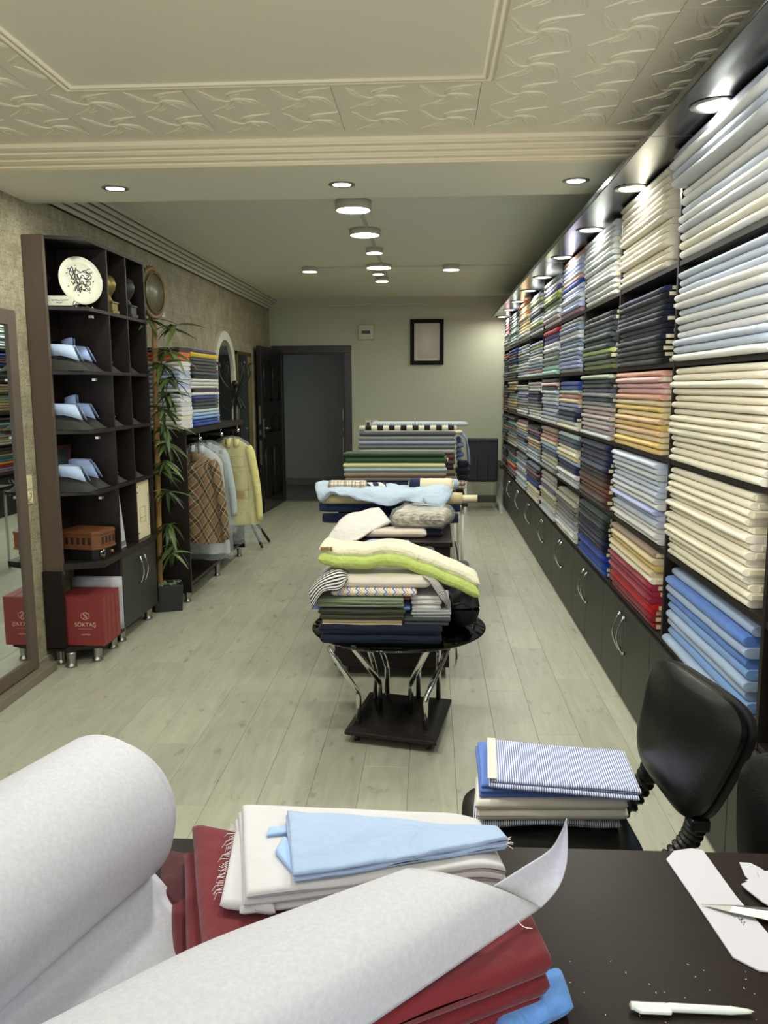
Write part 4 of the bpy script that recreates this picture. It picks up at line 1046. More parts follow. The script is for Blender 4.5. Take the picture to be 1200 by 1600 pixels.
bp = MB(); P = []; rs = []
nseg = 9
for i in range(nseg):
    for q, rr in ((0, .0255), (.04, .0215), (.5, .020), (.96, .0215)):
        P.append(b0.lerp(b1, (i+q)/nseg)); rs.append(rr)
P.append(b1); rs.append(.022)
bp.tube(P, rs, 14); bp.build('bamboo_pole', plain('bamboo', '9a7440', .4, noise_amt=.2, nscale=12), pb)
def leaf_mesh(L, W):
    mb = MB(); rows = []
    for i in range(7):
        q = i/6; ww = W*math.sin(PI*min(1, q**.7*.97+.03))*.5; zz = -L*.35*q*q
        rows.append([Vector((L*q, -ww, zz+.10*ww)), Vector((L*q, 0, zz-.15*ww)), Vector((L*q, ww, zz+.10*ww))])
    mb.grid(rows); return mb.mesh('leaf', LEAFG)
def leafmat():
    m, nt, b = newmat('bamboo_leaf'); oi = node(nt, 'ShaderNodeObjectInfo')
    nt.links.new(mixc(nt, oi.outputs['Random'], lin('1f3a1c'), lin('6c7f45')), b.inputs['Base Color']); b.inputs['Roughness'].default_value = .45; return m
LEAFG = leafmat(); LMS = [leaf_mesh(.19, .034), leaf_mesh(.16, .030), leaf_mesh(.22, .036)]
lr = random.Random(11)
tips = [(2.02, -.9, 10), (1.98, .3, 8), (1.82, .4, 12), (1.72, -.3, 12), (1.62, .8, 12), (1.52, .1, 12), (1.42, .6, 12), (1.30, -.2, 12), (1.18, .5, 12), (1.05, .3, 8), (.98, -.2, 8), (.84, .3, 10), (.60, .2, 10), (.45, .4, 7), (.40, -.1, 7)]
TWM = plain('twig', '3b4a22', .6)
for z, ang, n in tips:
    c = b0.lerp(b1, (z-b0.z)/(b1.z-b0.z)); ph = ang-.4; ln = lr.uniform(.06, .17)
    if ang < 0: ln *= .8
    e = c+Vector((math.cos(ph)*ln*(1 if ang > -.5 else -.7), -abs(math.sin(ph))*ln*.6-.04, .03)); MB().tube([c, c.lerp(e, .5)+Vector((0, 0, .012)), e], .003, 5).build('twig', TWM, pb)
    for i in range(n+4):
        o = D.objects.new('leaf', lr.choice(LMS)); COL.objects.link(o); a = lr.uniform(-PI, PI)
        o.rotation_euler = (lr.uniform(-.5, .5), lr.uniform(-.35, .8), a); s_ = lr.uniform(.7, 1.05); o.scale = (s_, s_, s_)
        p = e.lerp(c, lr.uniform(-.1, .5)); p.x = max(p.x, WX+.18); p.y = min(max(p.y, 5.70), 5.84); put(o, p, pb)
su = MB()
for k in range(7):
    cx_, cy_ = lr.uniform(-.07, .07), lr.uniform(-.07, .07)
    for i in range(9):
        a = 2*PI*i/9+k; el = .5+.25*(i % 2); P = [PM @ Vector((cx_+math.cos(a)*q*.032, cy_+math.sin(a)*q*.032, .165+q*.03*el+.01)) for q in (0, .5, 1)]; su.tube(P, [.007, .008, .001], 6)
su.build('succulent', plain('succulent_green', '6f8560', .5), pb)
so_ = MB(); so_.box((-.088, -.088, .14), (.088, .088, .168), M=PM); so_.build('soil', plain('gravel', '4a463c', .9, noise_amt=.5, nscale=90), pb)
# round framed mirror on the pole
rm = E('round_frame', (-2.06, 5.84, 2.1), 'round bamboo-rimmed frame on top of the bamboo pole', 'frame')
rcn = at(239, 458, y=5.86); rcn = Vector((rcn.x, 5.86, rcn.z)); RMt = Matrix.Translation(rcn) @ Matrix.Rotation(math.radians(-12), 4, 'Z')
mb = MB(); mb.tube([RMt @ Vector((0, .155*math.cos(a), .165*math.sin(a))) for a in [2*PI*k/40 for k in range(40)]], .016, 10, closed=True); mb.build('rim', plain('bamboo_rim', '7d6236', .5, noise_amt=.25, nscale=40), rm)
mb = MB(); mb.tube([RMt @ Vector((.018, .125*math.cos(a), .135*math.sin(a))) for a in [2*PI*k/40 for k in range(40)]], .005, 8, closed=True); mb.build('gold_ring', GOLD, rm)
mb = MB(); mb.lathe([(.15, 0), (.15, .008), (0, .008)], 36, M=RMt @ Matrix.Rotation(PI/2, 4, 'Y')); mb.build('disc', plain('aged_disc', '6e6a52', .3, noise_amt=.25, nscale=30), rm)
mb = MB()
for k in range(30):
    a = 2*PI*k/30; mb.lathe([(.006, -.004), (.008, 0), (0, .008)], 6, M=RMt @ Matrix.Translation((-.008, .172*math.cos(a), .182*math.sin(a))))
mb.build('studs', GOLD, rm)

# ---- arched mirror, coat stand, gilt mirror on the left wall behind the rack
am = E('arched_mirror', (WX, 8.85, 1.0), 'arched wall mirror with a broad white frame', 'mirror')
yc, rO, rI, zs = 8.86, .44, .35, 1.74
def arch(r, zb, dz=0): return [(yc-r, zb)]+[(yc-r*math.cos(a*PI/20), zs+r*math.sin(a*PI/20)) for a in range(21)]+[(yc+r, zb)]
def extr(mb, outer, inner, x0, x1):
    n = len(outer)
    for P, xx in ((outer, x0), (inner, x0), (outer, x1), (inner, x1)): mb.v += [(xx, p[0], p[1]) for p in P]
    for i in range(n-1):
        for a, b_ in ((0, 2), (2, 3), (3, 1)): mb.f.append((a*n+i, a*n+i+1, b_*n+i+1, b_*n+i)); mb.m.append(0); mb.sm.append(False)
mb = MB(); extr(mb, arch(rO, .85), arch(rI, .85), WX+.001, WX+.035); mb.box((WX+.001, yc-rO, .78), (WX+.035, yc+rO, .86)); mb.build('frame', plain('arched_white_frame', 'cfcdbd', .5), am)
pts = arch(rI+.004, .86); mb = MB(); mb.add([(WX+.016, p[0], p[1]) for p in pts], [tuple(range(len(pts)))]); mb.build('mirror_glass', MIRROR, am)
cs = E('coat_stand', (-1.97, 8.2, 0), 'black coat stand with curled hooks beyond the clothes rack', 'coat stand')
mb = MB(); px_, py_ = -1.93, 8.2; mb.tube([(px_, py_, .3), (px_, py_, 1.62)], .024, 14); mb.lathe([(.03, 1.6), (.036, 1.62), (.03, 1.645), (0, 1.66)], 14, M=Matrix.Translation((px_, py_, 0))); mb.build('pole', BLACKP, cs)
for k in range(6):
    a = 2*PI*k/6+.3; c, s_ = math.cos(a), math.sin(a)
    P = catmull([Vector((px_+c*r_, py_+s_*r_, z_)) for r_, z_ in ((.02, 1.42), (.045, 1.55), (.10, 1.62), (.15, 1.72), (.14, 1.80), (.17, 1.83))], 4)
    if px_+c*.17 < WX+.05: P = [Vector((max(p.x, WX+.05), p.y, p.z)) for p in P]
    mb = MB(); mb.tube(P, .010, 8); Q = catmull([Vector((px_+c*r_, py_+s_*r_, z_)) for r_, z_ in ((.03, 1.50), (.07, 1.42), (.10, 1.38), (.13, 1.42))], 4)
    if px_+c*.13 < WX+.05: Q = [Vector((max(p.x, WX+.05), p.y, p.z)) for p in Q]
    mb.tube(Q, .008, 8); mb.build('hook', BLACKP, cs)
for a in (-.5, .45, 1.9, 3.3):
    c, s_ = math.cos(a)*.30, math.sin(a)*.36
    if px_+c < WX+.04: c = WX+.06-px_
    mb = MB(); mb.tube(catmull([Vector((px_, py_, .36)), Vector((px_+c*.45, py_+s_*.45, .27)), Vector((px_+c*.9, py_+s_*.9, .07)), Vector((px_+c, py_+s_, .014))], 4), .014, 8); mb.build('leg', BLACKP, cs)
gm = E('gilt_mirror', (WX, 9.75, .35), 'tall narrow mirror in a thin gilt frame beside the open door', 'mirror')
mb = MB()
for a, b_ in (((WX+.001, 9.42, .36), (WX+.03, 9.46, 2.0)), ((WX+.001, 10.10, .36), (WX+.03, 10.14, 2.0)), ((WX+.001, 9.42, 1.96), (WX+.03, 10.14, 2.0)), ((WX+.001, 9.42, .36), (WX+.03, 10.14, .40))): mb.box(a, b_)
mb.build('frame', GOLD, gm, bevel=.004); box('mirror_glass', (WX+.001, 9.46, .40), (WX+.012, 10.10, 1.96), MIRROR, gm)

# ---- back wall
pic = E('framed_picture', (-.06, BY, 1.9), 'black framed pale portrait print with a cream mat on the back wall', 'picture')
x0, x1, z0, z1 = -.286, .166, 1.885, 2.49; yb = BY-.03
mb = MB(); fw_ = .055
mb.box((x0, yb, z0), (x0+fw_, BY, z1)); mb.box((x1-fw_, yb, z0), (x1, BY, z1)); mb.box((x0+fw_, yb, z0), (x1-fw_, BY, z0+fw_)); mb.box((x0+fw_, yb, z1-fw_), (x1-fw_, BY, z1)); mb.build('frame', plain('matt_black_frame', '070707', .7, spec=.2), pic)
box('mat_board', (x0+fw_, BY-.012, z0+fw_), (x1-fw_, BY-.002, z1-fw_), plain('mat_board', 'c2bca6', .6), pic)
def faint():
    m, nt, b = newmat('faint_print'); tc = node(nt, 'ShaderNodeTexCoord')
    g = node(nt, 'ShaderNodeTexGradient', gradient_type='SPHERICAL'); mp = node(nt, 'ShaderNodeMapping'); mp.inputs['Scale'].default_value = (6, 1, 4.2); mp.inputs['Location'].default_value = (0, 0, -1.0)
    nt.links.new(tc.outputs['Object'], mp.inputs[0]); nt.links.new(mp.outputs[0], g.inputs[0])
    n = node(nt, 'ShaderNodeTexNoise'); n.inputs['Scale'].default_value = 14; nt.links.new(tc.outputs['Object'], n.inputs['Vector'])
    c = mixc(nt, mth(nt, 'MULTIPLY', g.outputs[0], .8), lin('9c9181'), lin('bcb3a4')); nt.links.new(mixc(nt, mth(nt, 'MULTIPLY', n.outputs[0], .35), c, lin('84796a')), b.inputs['Base Color']); b.inputs['Roughness'].default_value = .3; return m
box('print', (x0+fw_+.035, BY-.016, z0+fw_+.035), (x1-fw_-.035, BY-.012, z1-fw_-.035), faint(), pic)
fb = E('fuse_box', (-.885, BY, 2.22), 'small cream fuse box with a dark window on the back wall', 'fuse box')
FBM = plain('fuse_box_cream', 'b9b59b', .4)
box('case', (-.985, BY-.05, 2.225), (-.78, BY, 2.42), FBM, fb, .006); box('frame', (-.955, BY-.058, 2.25), (-.81, BY-.05, 2.395), FBM, fb, .003)
box('window', (-.94, BY-.060, 2.30), (-.825, BY-.058, 2.345), BLACKP, fb); box('cable_cover', (-.93, BY-.004, 2.175), (-.82, BY, 2.222), FBM, fb)
sk = E('wall_socket', (-.80, BY, 1.06), 'pair of white wall sockets just above the fabric rolls', 'socket')
for x in (-.865, -.765): 
    box('plate', (x-.04, BY-.012, 1.03), (x+.04, BY, 1.14), WHITEP, sk, .003); box('insert', (x-.02, BY-.016, 1.06), (x+.02, BY-.012, 1.11), BLACKP if x < -.8 else WHITEP, sk)
# waiting chair seen at the far right
wc = E('waiting_chair', (.66, 10.75, 0), 'dark navy padded waiting chair with flat chrome legs near the back wall', 'chair')
mb = MB(); mb.box((.465, 10.55, .41), (.845, 10.62, .945)); mb.build('backrest', NAVYL, wc, bevel=.012)
mb = MB(); mb.tube([(.59, 10.549, .44), (.59, 10.549, .92)], .004, 6); mb.tube([(.72, 10.549, .44), (.72, 10.549, .92)], .004, 6); mb.tube([(.47, 10.549, .90), (.84, 10.549, .90)], .004, 6); mb.build('seam', NAVYL, wc)
mb = MB(); mb.slab([(.46, 10.62, .38), (.85, 10.62, .38), (.85, 11.1, .38), (.46, 11.1, .38)], .08, r=.03); mb.build('seat', NAVYL, wc)
for x in (.435, .895):
    for y in (10.58, 11.08): box('leg', (x-.022, y-.006, 0), (x+.022, y+.006, .56), CHROME, wc)
    box('armrest', (x-.028, 10.52, .56), (x+.028, 11.12, .62), BLACKP, wc, .012)

# ================================================================== CENTRE ROW OF TABLES
# ---- round smoked glass table with bent chrome legs
GC = Vector((-.145, 3.715)); GR = .398; GZ = .50
gt = E('glass_table', (GC.x, GC.y, 0), 'round smoked glass table on eight bent chrome legs and a dark wooden base', 'table')
MB().lathe([(0, GZ-.010), (GR-.004, GZ-.010), (GR, GZ-.007), (GR, GZ-.003), (GR-.004, GZ), (0, GZ)], 72, M=Matrix.Translation((GC.x, GC.y, 0))).build('glass_top', SMOKED, gt)
bc4 = [at(538, 1148, z=.045), at(682, 1166, z=.045), at(706, 1098, z=.045), at(578, 1086, z=.045)]
mb = MB(); cc = sum(bc4, Vector())/4
lo = [(cc.x+(p.x-cc.x)*1.0, cc.y+(p.y-cc.y)*1.0) for p in bc4]; hi_ = [(cc.x+(p.x-cc.x)*.87, cc.y+(p.y-cc.y)*.87) for p in bc4]
vs = [Vector((x, y, .045)) for x, y in lo]+[Vector((x, y, .062)) for x, y in lo]+[Vector((x, y, .075)) for x, y in hi_]
mb.add(vs, [(3,2,1,0), (8,9,10,11)]+[(q*4+i, q*4+(i+1) % 4, q*4+4+(i+1) % 4, q*4+4+i) for q in range(2) for i in range(4)])
mb.build('base', darkwood('table_base_wood', '26211f', .3), gt, bevel=.003)
for p in bc4:
    q = cc+(p-cc)*.78; mb = MB(); mb.lathe([(0, -.012), (.018, -.010), (.018, .010), (0, .012)], 12, M=Matrix.Translation((q.x, q.y, .019)) @ Matrix.Rotation(PI/2, 4, 'Y')); mb.box((q.x-.014, q.y-.008, .03), (q.x+.014, q.y+.008, .0455)); mb.build('castor', BLACKP, gt)
legs = [((560.7, 1130), (514, 1012), .11), ((593.6, 1110), (552, 1012), .115), ((642, 1114), (672, 1004), .12), ((664.7, 1139), (717, 975), .11),
        ((587, 1091), (574, 1003), .12), ((605, 1086), (592, 1003), .12), ((653.8, 1090), (676, 1000), .12), ((685, 1091), (684, 1003), .2)]
for (fx, fy), (tx, ty), bz in legs:
    a = at(fx, fy, z=.076); c = at(tx, ty, z=GZ-.012); bnd = Vector((a.x, a.y, .075+bz+.03))
    mb = MB(); d = (c-bnd).normalized()
    mb.tube([a, bnd-Vector((0, 0, .02)), bnd-Vector((0, 0, .006))+d*.004, bnd+d*.02, c], .0125, 14); mb.build('leg', CHROME, gt)
mb = MB(); mb.tube([Vector((GC.x+.30*math.cos(2*PI*k/40), GC.y+.30*math.sin(2*PI*k/40), GZ-.018)) for k in range(40)], .007, 8, closed=True); mb.build('ring', CHROME, gt)

def px_slab(mb, xl, xr, yt, yb, Y, depth, tilt=0, **kw):
    """slab whose front face sits at depth Y between the given sight lines"""
    a = at(xl, yb, y=Y); b = at(xr, yb, y=Y); t = at((xl+xr)/2, yt, y=Y).z-at((xl+xr)/2, yb, y=Y).z
    z = (a.z+b.z)/2 if not tilt else None
    za, zb_ = (a.z, b.z) if tilt else (z, z)
    mb.slab([(a.x, Y, za), (b.x, Y, zb_), (b.x, Y+depth, zb_), (a.x, Y+depth, za)], t, **kw); return t
def folded(name, label, xl, xr, yt, yb, Y, depth, mat, col=None, layers=1, group=None, cat='folded fabric', **kw):
    mb = MB(); h = (yb-yt)/layers
    for k in range(layers):
        j = 1.5*math.sin(k*2.4+xl); px_slab(mb, xl+j, xr-j*.7, yb-h*(k+1), yb-h*k, Y+.004*math.sin(k*5), depth, seed=k+xl*.01, **kw)
    o = mb.build(name, mat, col=col); tag(o, label, cat, group); return o
STR_BW = fabric_base('black_white_pinstripe', stripes('28262a', 'd6d2cc', .0085, .5))
CHEV = fabric_base('chevron_print', chevron(['d9c49a', 'e3ddcc', '4c6ea8', 'cfd8e2', 'd9a878', 'e3ddcc'], .0065))
g1 = 'folded fabrics piled on the glass table'
folded('folded_fabric', 'dark navy folded fabric, bottom of the pile on the glass table', 499, 690, 977, 1008, 3.42, .46, FAB, '10172a', 2, g1, amp=.006)
folded('folded_fabric', 'cream fabric layers under the dark olive piece on the glass table', 503, 629, 969, 978, 3.43, .40, FAB, 'd8c8a0', 2, g1, amp=.002)
folded('folded_fabric', 'charcoal grey folded fabric at the right of the glass table pile', 630, 703, 966, 978, 3.43, .38, FAB, '3c3f42', 2, g1, amp=.003)
folded('folded_fabric', 'dark olive folded fabric across the middle of the glass table pile', 498, 632, 953, 969, 3.41, .40, FAB, '3d3f2e', 2, g1, amp=.004)
folded('folded_fabric', 'periwinkle blue fabric peeping out between olive and grey pieces', 487, 641, 949, 953, 3.44, .34, FAB, '6b86c8', 1, g1, amp=.002)
folded('folded_fabric', 'light grey folded fabric below the white one, right of the glass table pile', 643, 704, 953, 966, 3.45, .36, FAB, 'a6a8a6', 3, g1, amp=.003)
folded('folded_fabric', 'sage green fabric in three loose folds on the glass table pile', 495, 630, 936, 949, 3.40, .40, FAB, '7d8a6c', 3, g1, amp=.004)
folded('folded_fabric', 'white folded fabric at the right side of the glass table pile', 642, 690, 931, 953, 3.46, .34, FAB, 'd5d2cc', 3, g1, amp=.004)
folded('folded_fabric', 'rust brown thin folded fabric under the chevron print', 518, 641, 933, 937, 3.43, .33, FAB, '7c4f3c', 1, g1, amp=.003)
folded('folded_fabric', 'chevron print fabric in blue, orange and cream on the glass table', 516, 652, 920, 933, 3.41, .33, CHEV, None, 1, g1, amp=.002)
folded('folded_fabric', 'cream fabric roll with two white bands on the glass table pile', 532, 672, 902, 920, 3.42, .22, FAB, 'd8cfc0', 1, g1, amp=.005)
# pinstriped cloth: flat part and hanging sides
mb = MB()
def drape(mb, rows, uvs=1.0, nu=5, nv=5):
    G = surf(rows, nu, nv); uv = [[(i*.011*uvs, j*.011) for j in range(len(G[0]))] for i in range(len(G))]; mb.grid(G, 0, True, uv)
drape(mb, [[at(548, 888, y=3.75), at(600, 884, y=3.75), at(665, 892, y=3.75)], [at(545, 897, y=3.5), at(600, 899, y=3.52), at(668, 899, y=3.5)]])
drape(mb, [[at(546, 886, y=3.76), at(515, 884, y=3.72), at(500, 900, y=3.66), at(494, 925, y=3.64)], [at(545, 897, y=3.5), at(528, 892, y=3.43), at(500, 905, y=3.41), at(483, 920, y=3.40)],
           [at(543, 905, y=3.40), at(530, 922, y=3.37), at(505, 926, y=3.36), at(488, 952, y=3.38)]])
drape(mb, [[at(655, 888, y=3.78), at(680, 896, y=3.72), at(696, 930, y=3.70), at(702, 958, y=3.72)], [at(660, 899, y=3.45), at(682, 908, y=3.44), at(699, 934, y=3.46), at(702, 962, y=3.50)],
           [at(668, 904, y=3.41), at(678, 920, y=3.40), at(690, 938, y=3.41), at(696, 940, y=3.44)]])
o = mb.build('draped_fabric', STR_BW, solid=.004); tag(o, 'black and white pinstriped cloth hanging over both sides of the glass table pile', 'fabric', g1)
def sl(mb, u0, x0p, x1p, yl, yr, Y, d, t, dipf, amp=.004, seed=0):
    a = at(x0p, yl, y=Y); b = at(x1p, yr, y=Y)
    mb.slab([(a.x, Y, a.z), (b.x, Y, a.z), (b.x, Y+d, a.z), (a.x, Y+d, a.z)], t, nu=26, amp=amp, seed=seed, dip=dipf, r=t*.5)
def dipq(u, v): return -.018*math.sin(PI*min(1, u*2.2))-.150*max(0, (u-.42)/.58)**1.35+.010*math.sin(u*38)*(u < .9)*.25
mb = MB(); sl(mb, 0, 497, 750, 884, 909, 3.45, .17, .054, dipq, seed=3)
o = mb.build('quilted_fabric', fabric_base('lime_quilt', wrinkle=.6, wscale=30), col='b4c46a'); tag(o, 'lime green padded fabric roll bending down over the right of the pile', 'folded fabric', g1)
mb = MB(); sl(mb, 0, 499, 750, 866, 905, 3.48, .18, .046, dipq, seed=4)
o = mb.build('quilted_fabric', fabric_base('cream_quilt', wrinkle=.6, wscale=30), col='e2dcc0'); tag(o, 'cream padded fabric on top of the lime one, sloping to the right', 'folded fabric', g1)
c_ = at(509, 858, y=3.475); mb = MB(); mb.box((c_.x-.022, 3.470, c_.z-.006), (c_.x+.012, 3.50, c_.z+.008)); mb.tube([(c_.x+.022, 3.472, c_.z-.006), (c_.x+.022, 3.472, c_.z+.010)], .006, 8); mb.build('cardboard_core', plain('brown_core', '8a6a44', .7), o)
# dark stack behind and the cloths on it
def stackbox(label, x0, x1, y0, y1, z0, z1, n, col, mat=FAB, g=g1, name='folded_fabric', amp=.005):
    mb = MB(); h = (z1-z0)/n
    for k in range(n): mb.slab([(x0+.006*math.sin(k*3), y0, z0+h*k), (x1+.008*math.sin(k*4.4), y0, z0+h*k), (x1, y1, z0+h*k), (x0, y1, z0+h*k)], h*.99, amp=amp, seed=k+x0)
    o = mb.build(name, mat, col=col); tag(o, label, 'folded fabric', g); return o
stackbox('black speckled fabric stack behind the cream padded roll', -.455, .02, 3.905, 4.09, .502, .80, 7, '16171c')
p0 = at(548, 866, y=3.9); p1 = at(630, 866, y=3.9)
mb = MB(); mb.slab([(p0.x, 3.90, .803), (p1.x, 3.90, .803), (p1.x+.03, 4.12, .803), (p0.x+.08, 4.12, .803)], .022, amp=.008, seed=2)
o = mb.build('folded_fabric', FAB_S, col='9fb0cf'); tag(o, 'pale periwinkle cloth lying behind the cream padded roll', 'folded fabric', g1)
mb = MB(); p0 = at(628, 872, y=3.95); mb.slab([(p0.x, 3.92, .765), (p0.x+.14, 3.92, .74), (p0.x+.13, 4.12, .74), (p0.x, 4.12, .765)], .05, amp=.012, seed=5)
o = mb.build('folded_fabric', FAB_S, col='14161e'); tag(o, 'black cloth lump right of the pale periwinkle cloth', 'folded fabric', g1)
stackbox('dark cloth stack under the black lump at the rear of the glass table', .035, .19, 3.93, 4.07, .502, .735, 5, '191b20')
mb = MB(); p0 = at(700, 985, y=3.70)
mb.slab([(p0.x, 3.62, .502), (p0.x+.12, 3.62, .502), (p0.x+.13, 3.88, .502), (p0.x, 3.88, .502)], .19, amp=.035, freq=11, seed=8, r=.06, nu=16, nv=16)
o = mb.build('black_bag', plain('black_nylon', '0d0d10', .5, bump=.4, bscale=60)); tag(o, 'crumpled black bag at the right edge of the glass table', 'bag')
sb = MB(); sb.tube([at(x_, y_, y=3.60) for x_, y_ in ((703, 960), (708, 945), (722, 942), (738, 950), (744, 968), (740, 985))], .008, 8, flat=.4); sb.build('strap', BLACKP, o)

# ---- dark desk behind
dk = E('desk', (-.2, 5.2, 0), 'dark wenge desk behind the round glass table, loaded with fabric rolls', 'desk')
DX0, DX1, DY0, DY1 = -.525, .105, 4.40, 5.85
box('desk_top', (DX0-.01, DY0-.02, .735), (DX1+.012, DY1, .762), WOOD, dk, .002)
box('end_panel', (DX0, DY0, .06), (DX1, DY0+.022, .735), WOOD, dk, .001); box('end_panel', (DX0, DY1-.03, .06), (DX1, DY1-.008, .735), WOOD, dk)
box('side_panel', (DX0, DY0+.022, .06), (DX0+.02, DY1-.03, .735), WOOD, dk); box('side_panel', (DX1-.02, DY0+.022, .06), (DX1, DY1-.03, .735), WOOD, dk)
for x in (DX0+.05, DX1-.05):
    for y in (DY0+.08, DY1-.1): MB().lathe([(.02, 0), (.024, .01), (.018, .06)], 14, M=Matrix.Translation((x, y, 0))).build('foot', plain('desk_foot', '7d7864', .4, metal=.6), dk)
cb_ = MB(); cb_.tube(catmull([Vector((DX1+.03, 4.55, .735)), Vector((DX1+.05, 4.5, .6)), Vector((DX1+.02, 4.52, .45)), Vector((DX1+.035, 4.5, .2)), Vector((DX1+.05, 4.7, .01)), Vector((DX1+.03, 5.2, .01))], 5), .004, 6)
tag(cb_.build('cable', BLACKP), 'thin black cable hanging at the right side of the dark desk', 'cable')
g2 = 'fabrics heaped on the dark desk'
def roll(label, xl, xr, yc_, Y, r, mat, col=None, core=None, coreout=0, g=g2, tiltz=0, flat=1, zmin=None):
    a = at(xl, yc_, y=Y); b = at(xr, yc_, y=Y); zz = a.z
    if zmin is not None: zz = zmin+r*flat
    t = E('fabric_roll', ((a.x+b.x)/2, Y, zz-r), label, 'fabric roll', g)
    n = 14; P = [Vector((a.x+(b.x-a.x)*i/n, Y+.003*math.sin(i*1.3+r*90), zz+tiltz*i/n)) for i in range(n+1)]
    mb = MB(); base = len(mb.v); mb.tube(P, [r*(.93 if i in (0, n) else 1+.02*math.sin(i*2.1)) for i in range(n+1)], 22, flat=flat)
    us = [((k//22)*(b.x-a.x)/n, (k % 22)/22*2*PI*r) for k in range((n+1)*22)]
    for fi, f in enumerate(mb.f): mb.uv[fi] = [us[v] for v in f]
    mb.build('cloth', mat, t, col=col)
    if core:
        mb = MB(); e = P[-1]; s_ = P[0]; mb.tube([s_-Vector((.006, 0, 0)), s_+Vector((.02, 0, 0))], core, 14); mb.build('core_end', CARD, t)
        mb = MB(); mb.tube([e-Vector((.02, 0, 0)), e+Vector((.006+coreout, 0, 0))], core, 14); mb.build('core_end', CARD, t)
    return t
zt = .763
roll('navy roll lying lowest on the dark desk', 505, 716, 824, 5.00, .031, FAB, '161d3c', .014, zmin=zt)
roll('navy roll dusted with tiny dots, above the lowest roll on the desk', 500, 719, 810, 5.06, .030, fabric_base('navy_dots', stripes('222c4e', '2c3a62', .006, .6)), None, .014, zmin=zt+.060)
DOT = fabric_base('cream_dotted', stripes('d8cda4', 'c2b482', .010, .7))
roll('long cream dotted roll with its cardboard tube sticking out to the right', 504, 722, 799, 5.00, .036, DOT, None, .020, .085, zmin=zt+.118)
roll('black roll in the middle of the heap on the desk', 520, 705, 0, 5.14, .034, FAB, '15161c', .014, zmin=zt)
roll('dark green roll whose end shows at the left of the heap', 490, 600, 0, 5.16, .030, FAB, '23401f', .012, zmin=zt+.125)
PLB = fabric_base('brown_cream_plaid', plaid('e0d8c4', [(.045, 0, .014, '7a6250', .55), (.045, .02, .004, '5a4436', .6)]))
roll('brown and cream plaid roll on the left of the desk heap', 504, 566, 0, 4.98, .037, PLB, None, None, zmin=zt+.192)
roll('navy and white zebra striped roll beside the plaid one', 568, 600, 0, 5.03, .030, fabric_base('zebra_navy', stripes('1d2448', 'dcd8cc', .05, .5, 0, .5)), None, None, zmin=zt+.186)
roll('navy roll with a broad cream stripe near its right end', 640, 713, 0, 5.05, .042, fabric_base('navy_cream_band', stripes('dcd3b4', '1b2344', .30, .22)), None, .02, zmin=zt+.186)
roll('light blue roll whose end shows at the right of the heap', 640, 722, 0, 5.16, .032, FAB, '9db4cc', .014, zmin=zt+.190)
roll('white core roll at the back of the desk heap', 520, 700, 0, 5.28, .045, FAB, 'b9b9b2', .02, zmin=zt)
roll('grey roll behind the navy rolls on the desk', 520, 700, 0, 5.27, .045, FAB, '6a6e74', .02, zmin=zt+.092)
# long light blue crumpled cloth
mb = MB()
R_ = [[at(x_, y_, y=Y_) for x_, y_, Y_ in r] for r in (
 [(500, 757, 5.26), (540, 754, 5.28), (600, 760, 5.3), (650, 762, 5.3), (700, 760, 5.28), (712, 770, 5.25)],
 [(494, 754, 5.05), (540, 752, 5.08), (600, 757, 5.1), (650, 758, 5.12), (696, 757, 5.12), (708, 764, 5.1)],
 [(493, 764, 4.95), (535, 760, 4.95), (590, 768, 4.93), (645, 766, 4.95), (690, 762, 4.95), (703, 774, 4.95)],
 [(498, 778, 4.92), (522, 768, 4.90), (585, 782, 4.88), (640, 774, 4.9), (672, 776, 4.88), (698, 784, 4.88)],
 [(503, 782, 4.93), (530, 772, 4.91), (605, 790, 4.87), (632, 782, 4.90), (655, 786, 4.86), (692, 792, 4.86)])]
G = surf(R_, 6, 6)
for i, row in enumerate(G):
    for j, p in enumerate(row):
        q = noise.noise(Vector((p.x*16, p.y*9, p.z*22))); q2 = noise.noise(Vector((p.x*38, p.y*14, p.z*30+4)))
        row[j] = p+Vector((0, -.012*abs(q), .014*q+.006*q2))
mb.grid(G); o = mb.build('draped_fabric', FAB_S, col='b4c4d4', solid=.006); tag(o, 'long crumpled light blue cloth lying across the top of the desk heap', 'fabric', g2)
mb = MB(); R_ = [[at(660, 778, y=4.86), at(680, 776, y=4.85), at(700, 770, y=4.9), at(707, 764, y=5.0)], [at(668, 788, y=4.82), at(682, 786, y=4.80), at(700, 778, y=4.86), at(706, 772, y=4.95)], [at(688, 794, y=4.80), at(692, 793, y=4.80), at(697, 786, y=4.85), at(702, 780, y=4.9)]]
mb.grid(surf(R_, 4, 4)); mb.build('loose_end', FAB_S, o, col='a9bacb', solid=.005)
# beige folded piece, white strip, plastic-wrapped bolt
folded('folded_fabric', 'beige folded fabric at the front edge of the dark desk', 549, 667, 829, 841, 4.48, .16, FAB, 'd2c7b6', 1, g2, amp=.004)
folded('folded_fabric', 'very dark navy cloth lying under the white strip on the desk', 528, 668, 818, 829, 4.62, .22, FAB, '17193a', 2, g2, amp=.006)
mb = MB(); c4 = [at(507, 851, y=4.44), at(553, 848, y=4.42), at(612, 812, y=4.72), at(596, 790, y=4.88)]
c4 = [Vector((c.x, c.y, max(c.z, .78))) for c in c4]
R_ = [[at(507, 850, y=4.38), at(535, 852, y=4.36), at(556, 845, y=4.38)], [at(522, 825, y=4.50), at(552, 824, y=4.47), at(575, 835, y=4.46)], [at(545, 805, y=4.68), at(575, 812, y=4.60), at(596, 822, y=4.55)], [at(592, 794, y=4.86), at(600, 803, y=4.74), at(611, 818, y=4.64)]]
G = surf(R_, 6, 6)
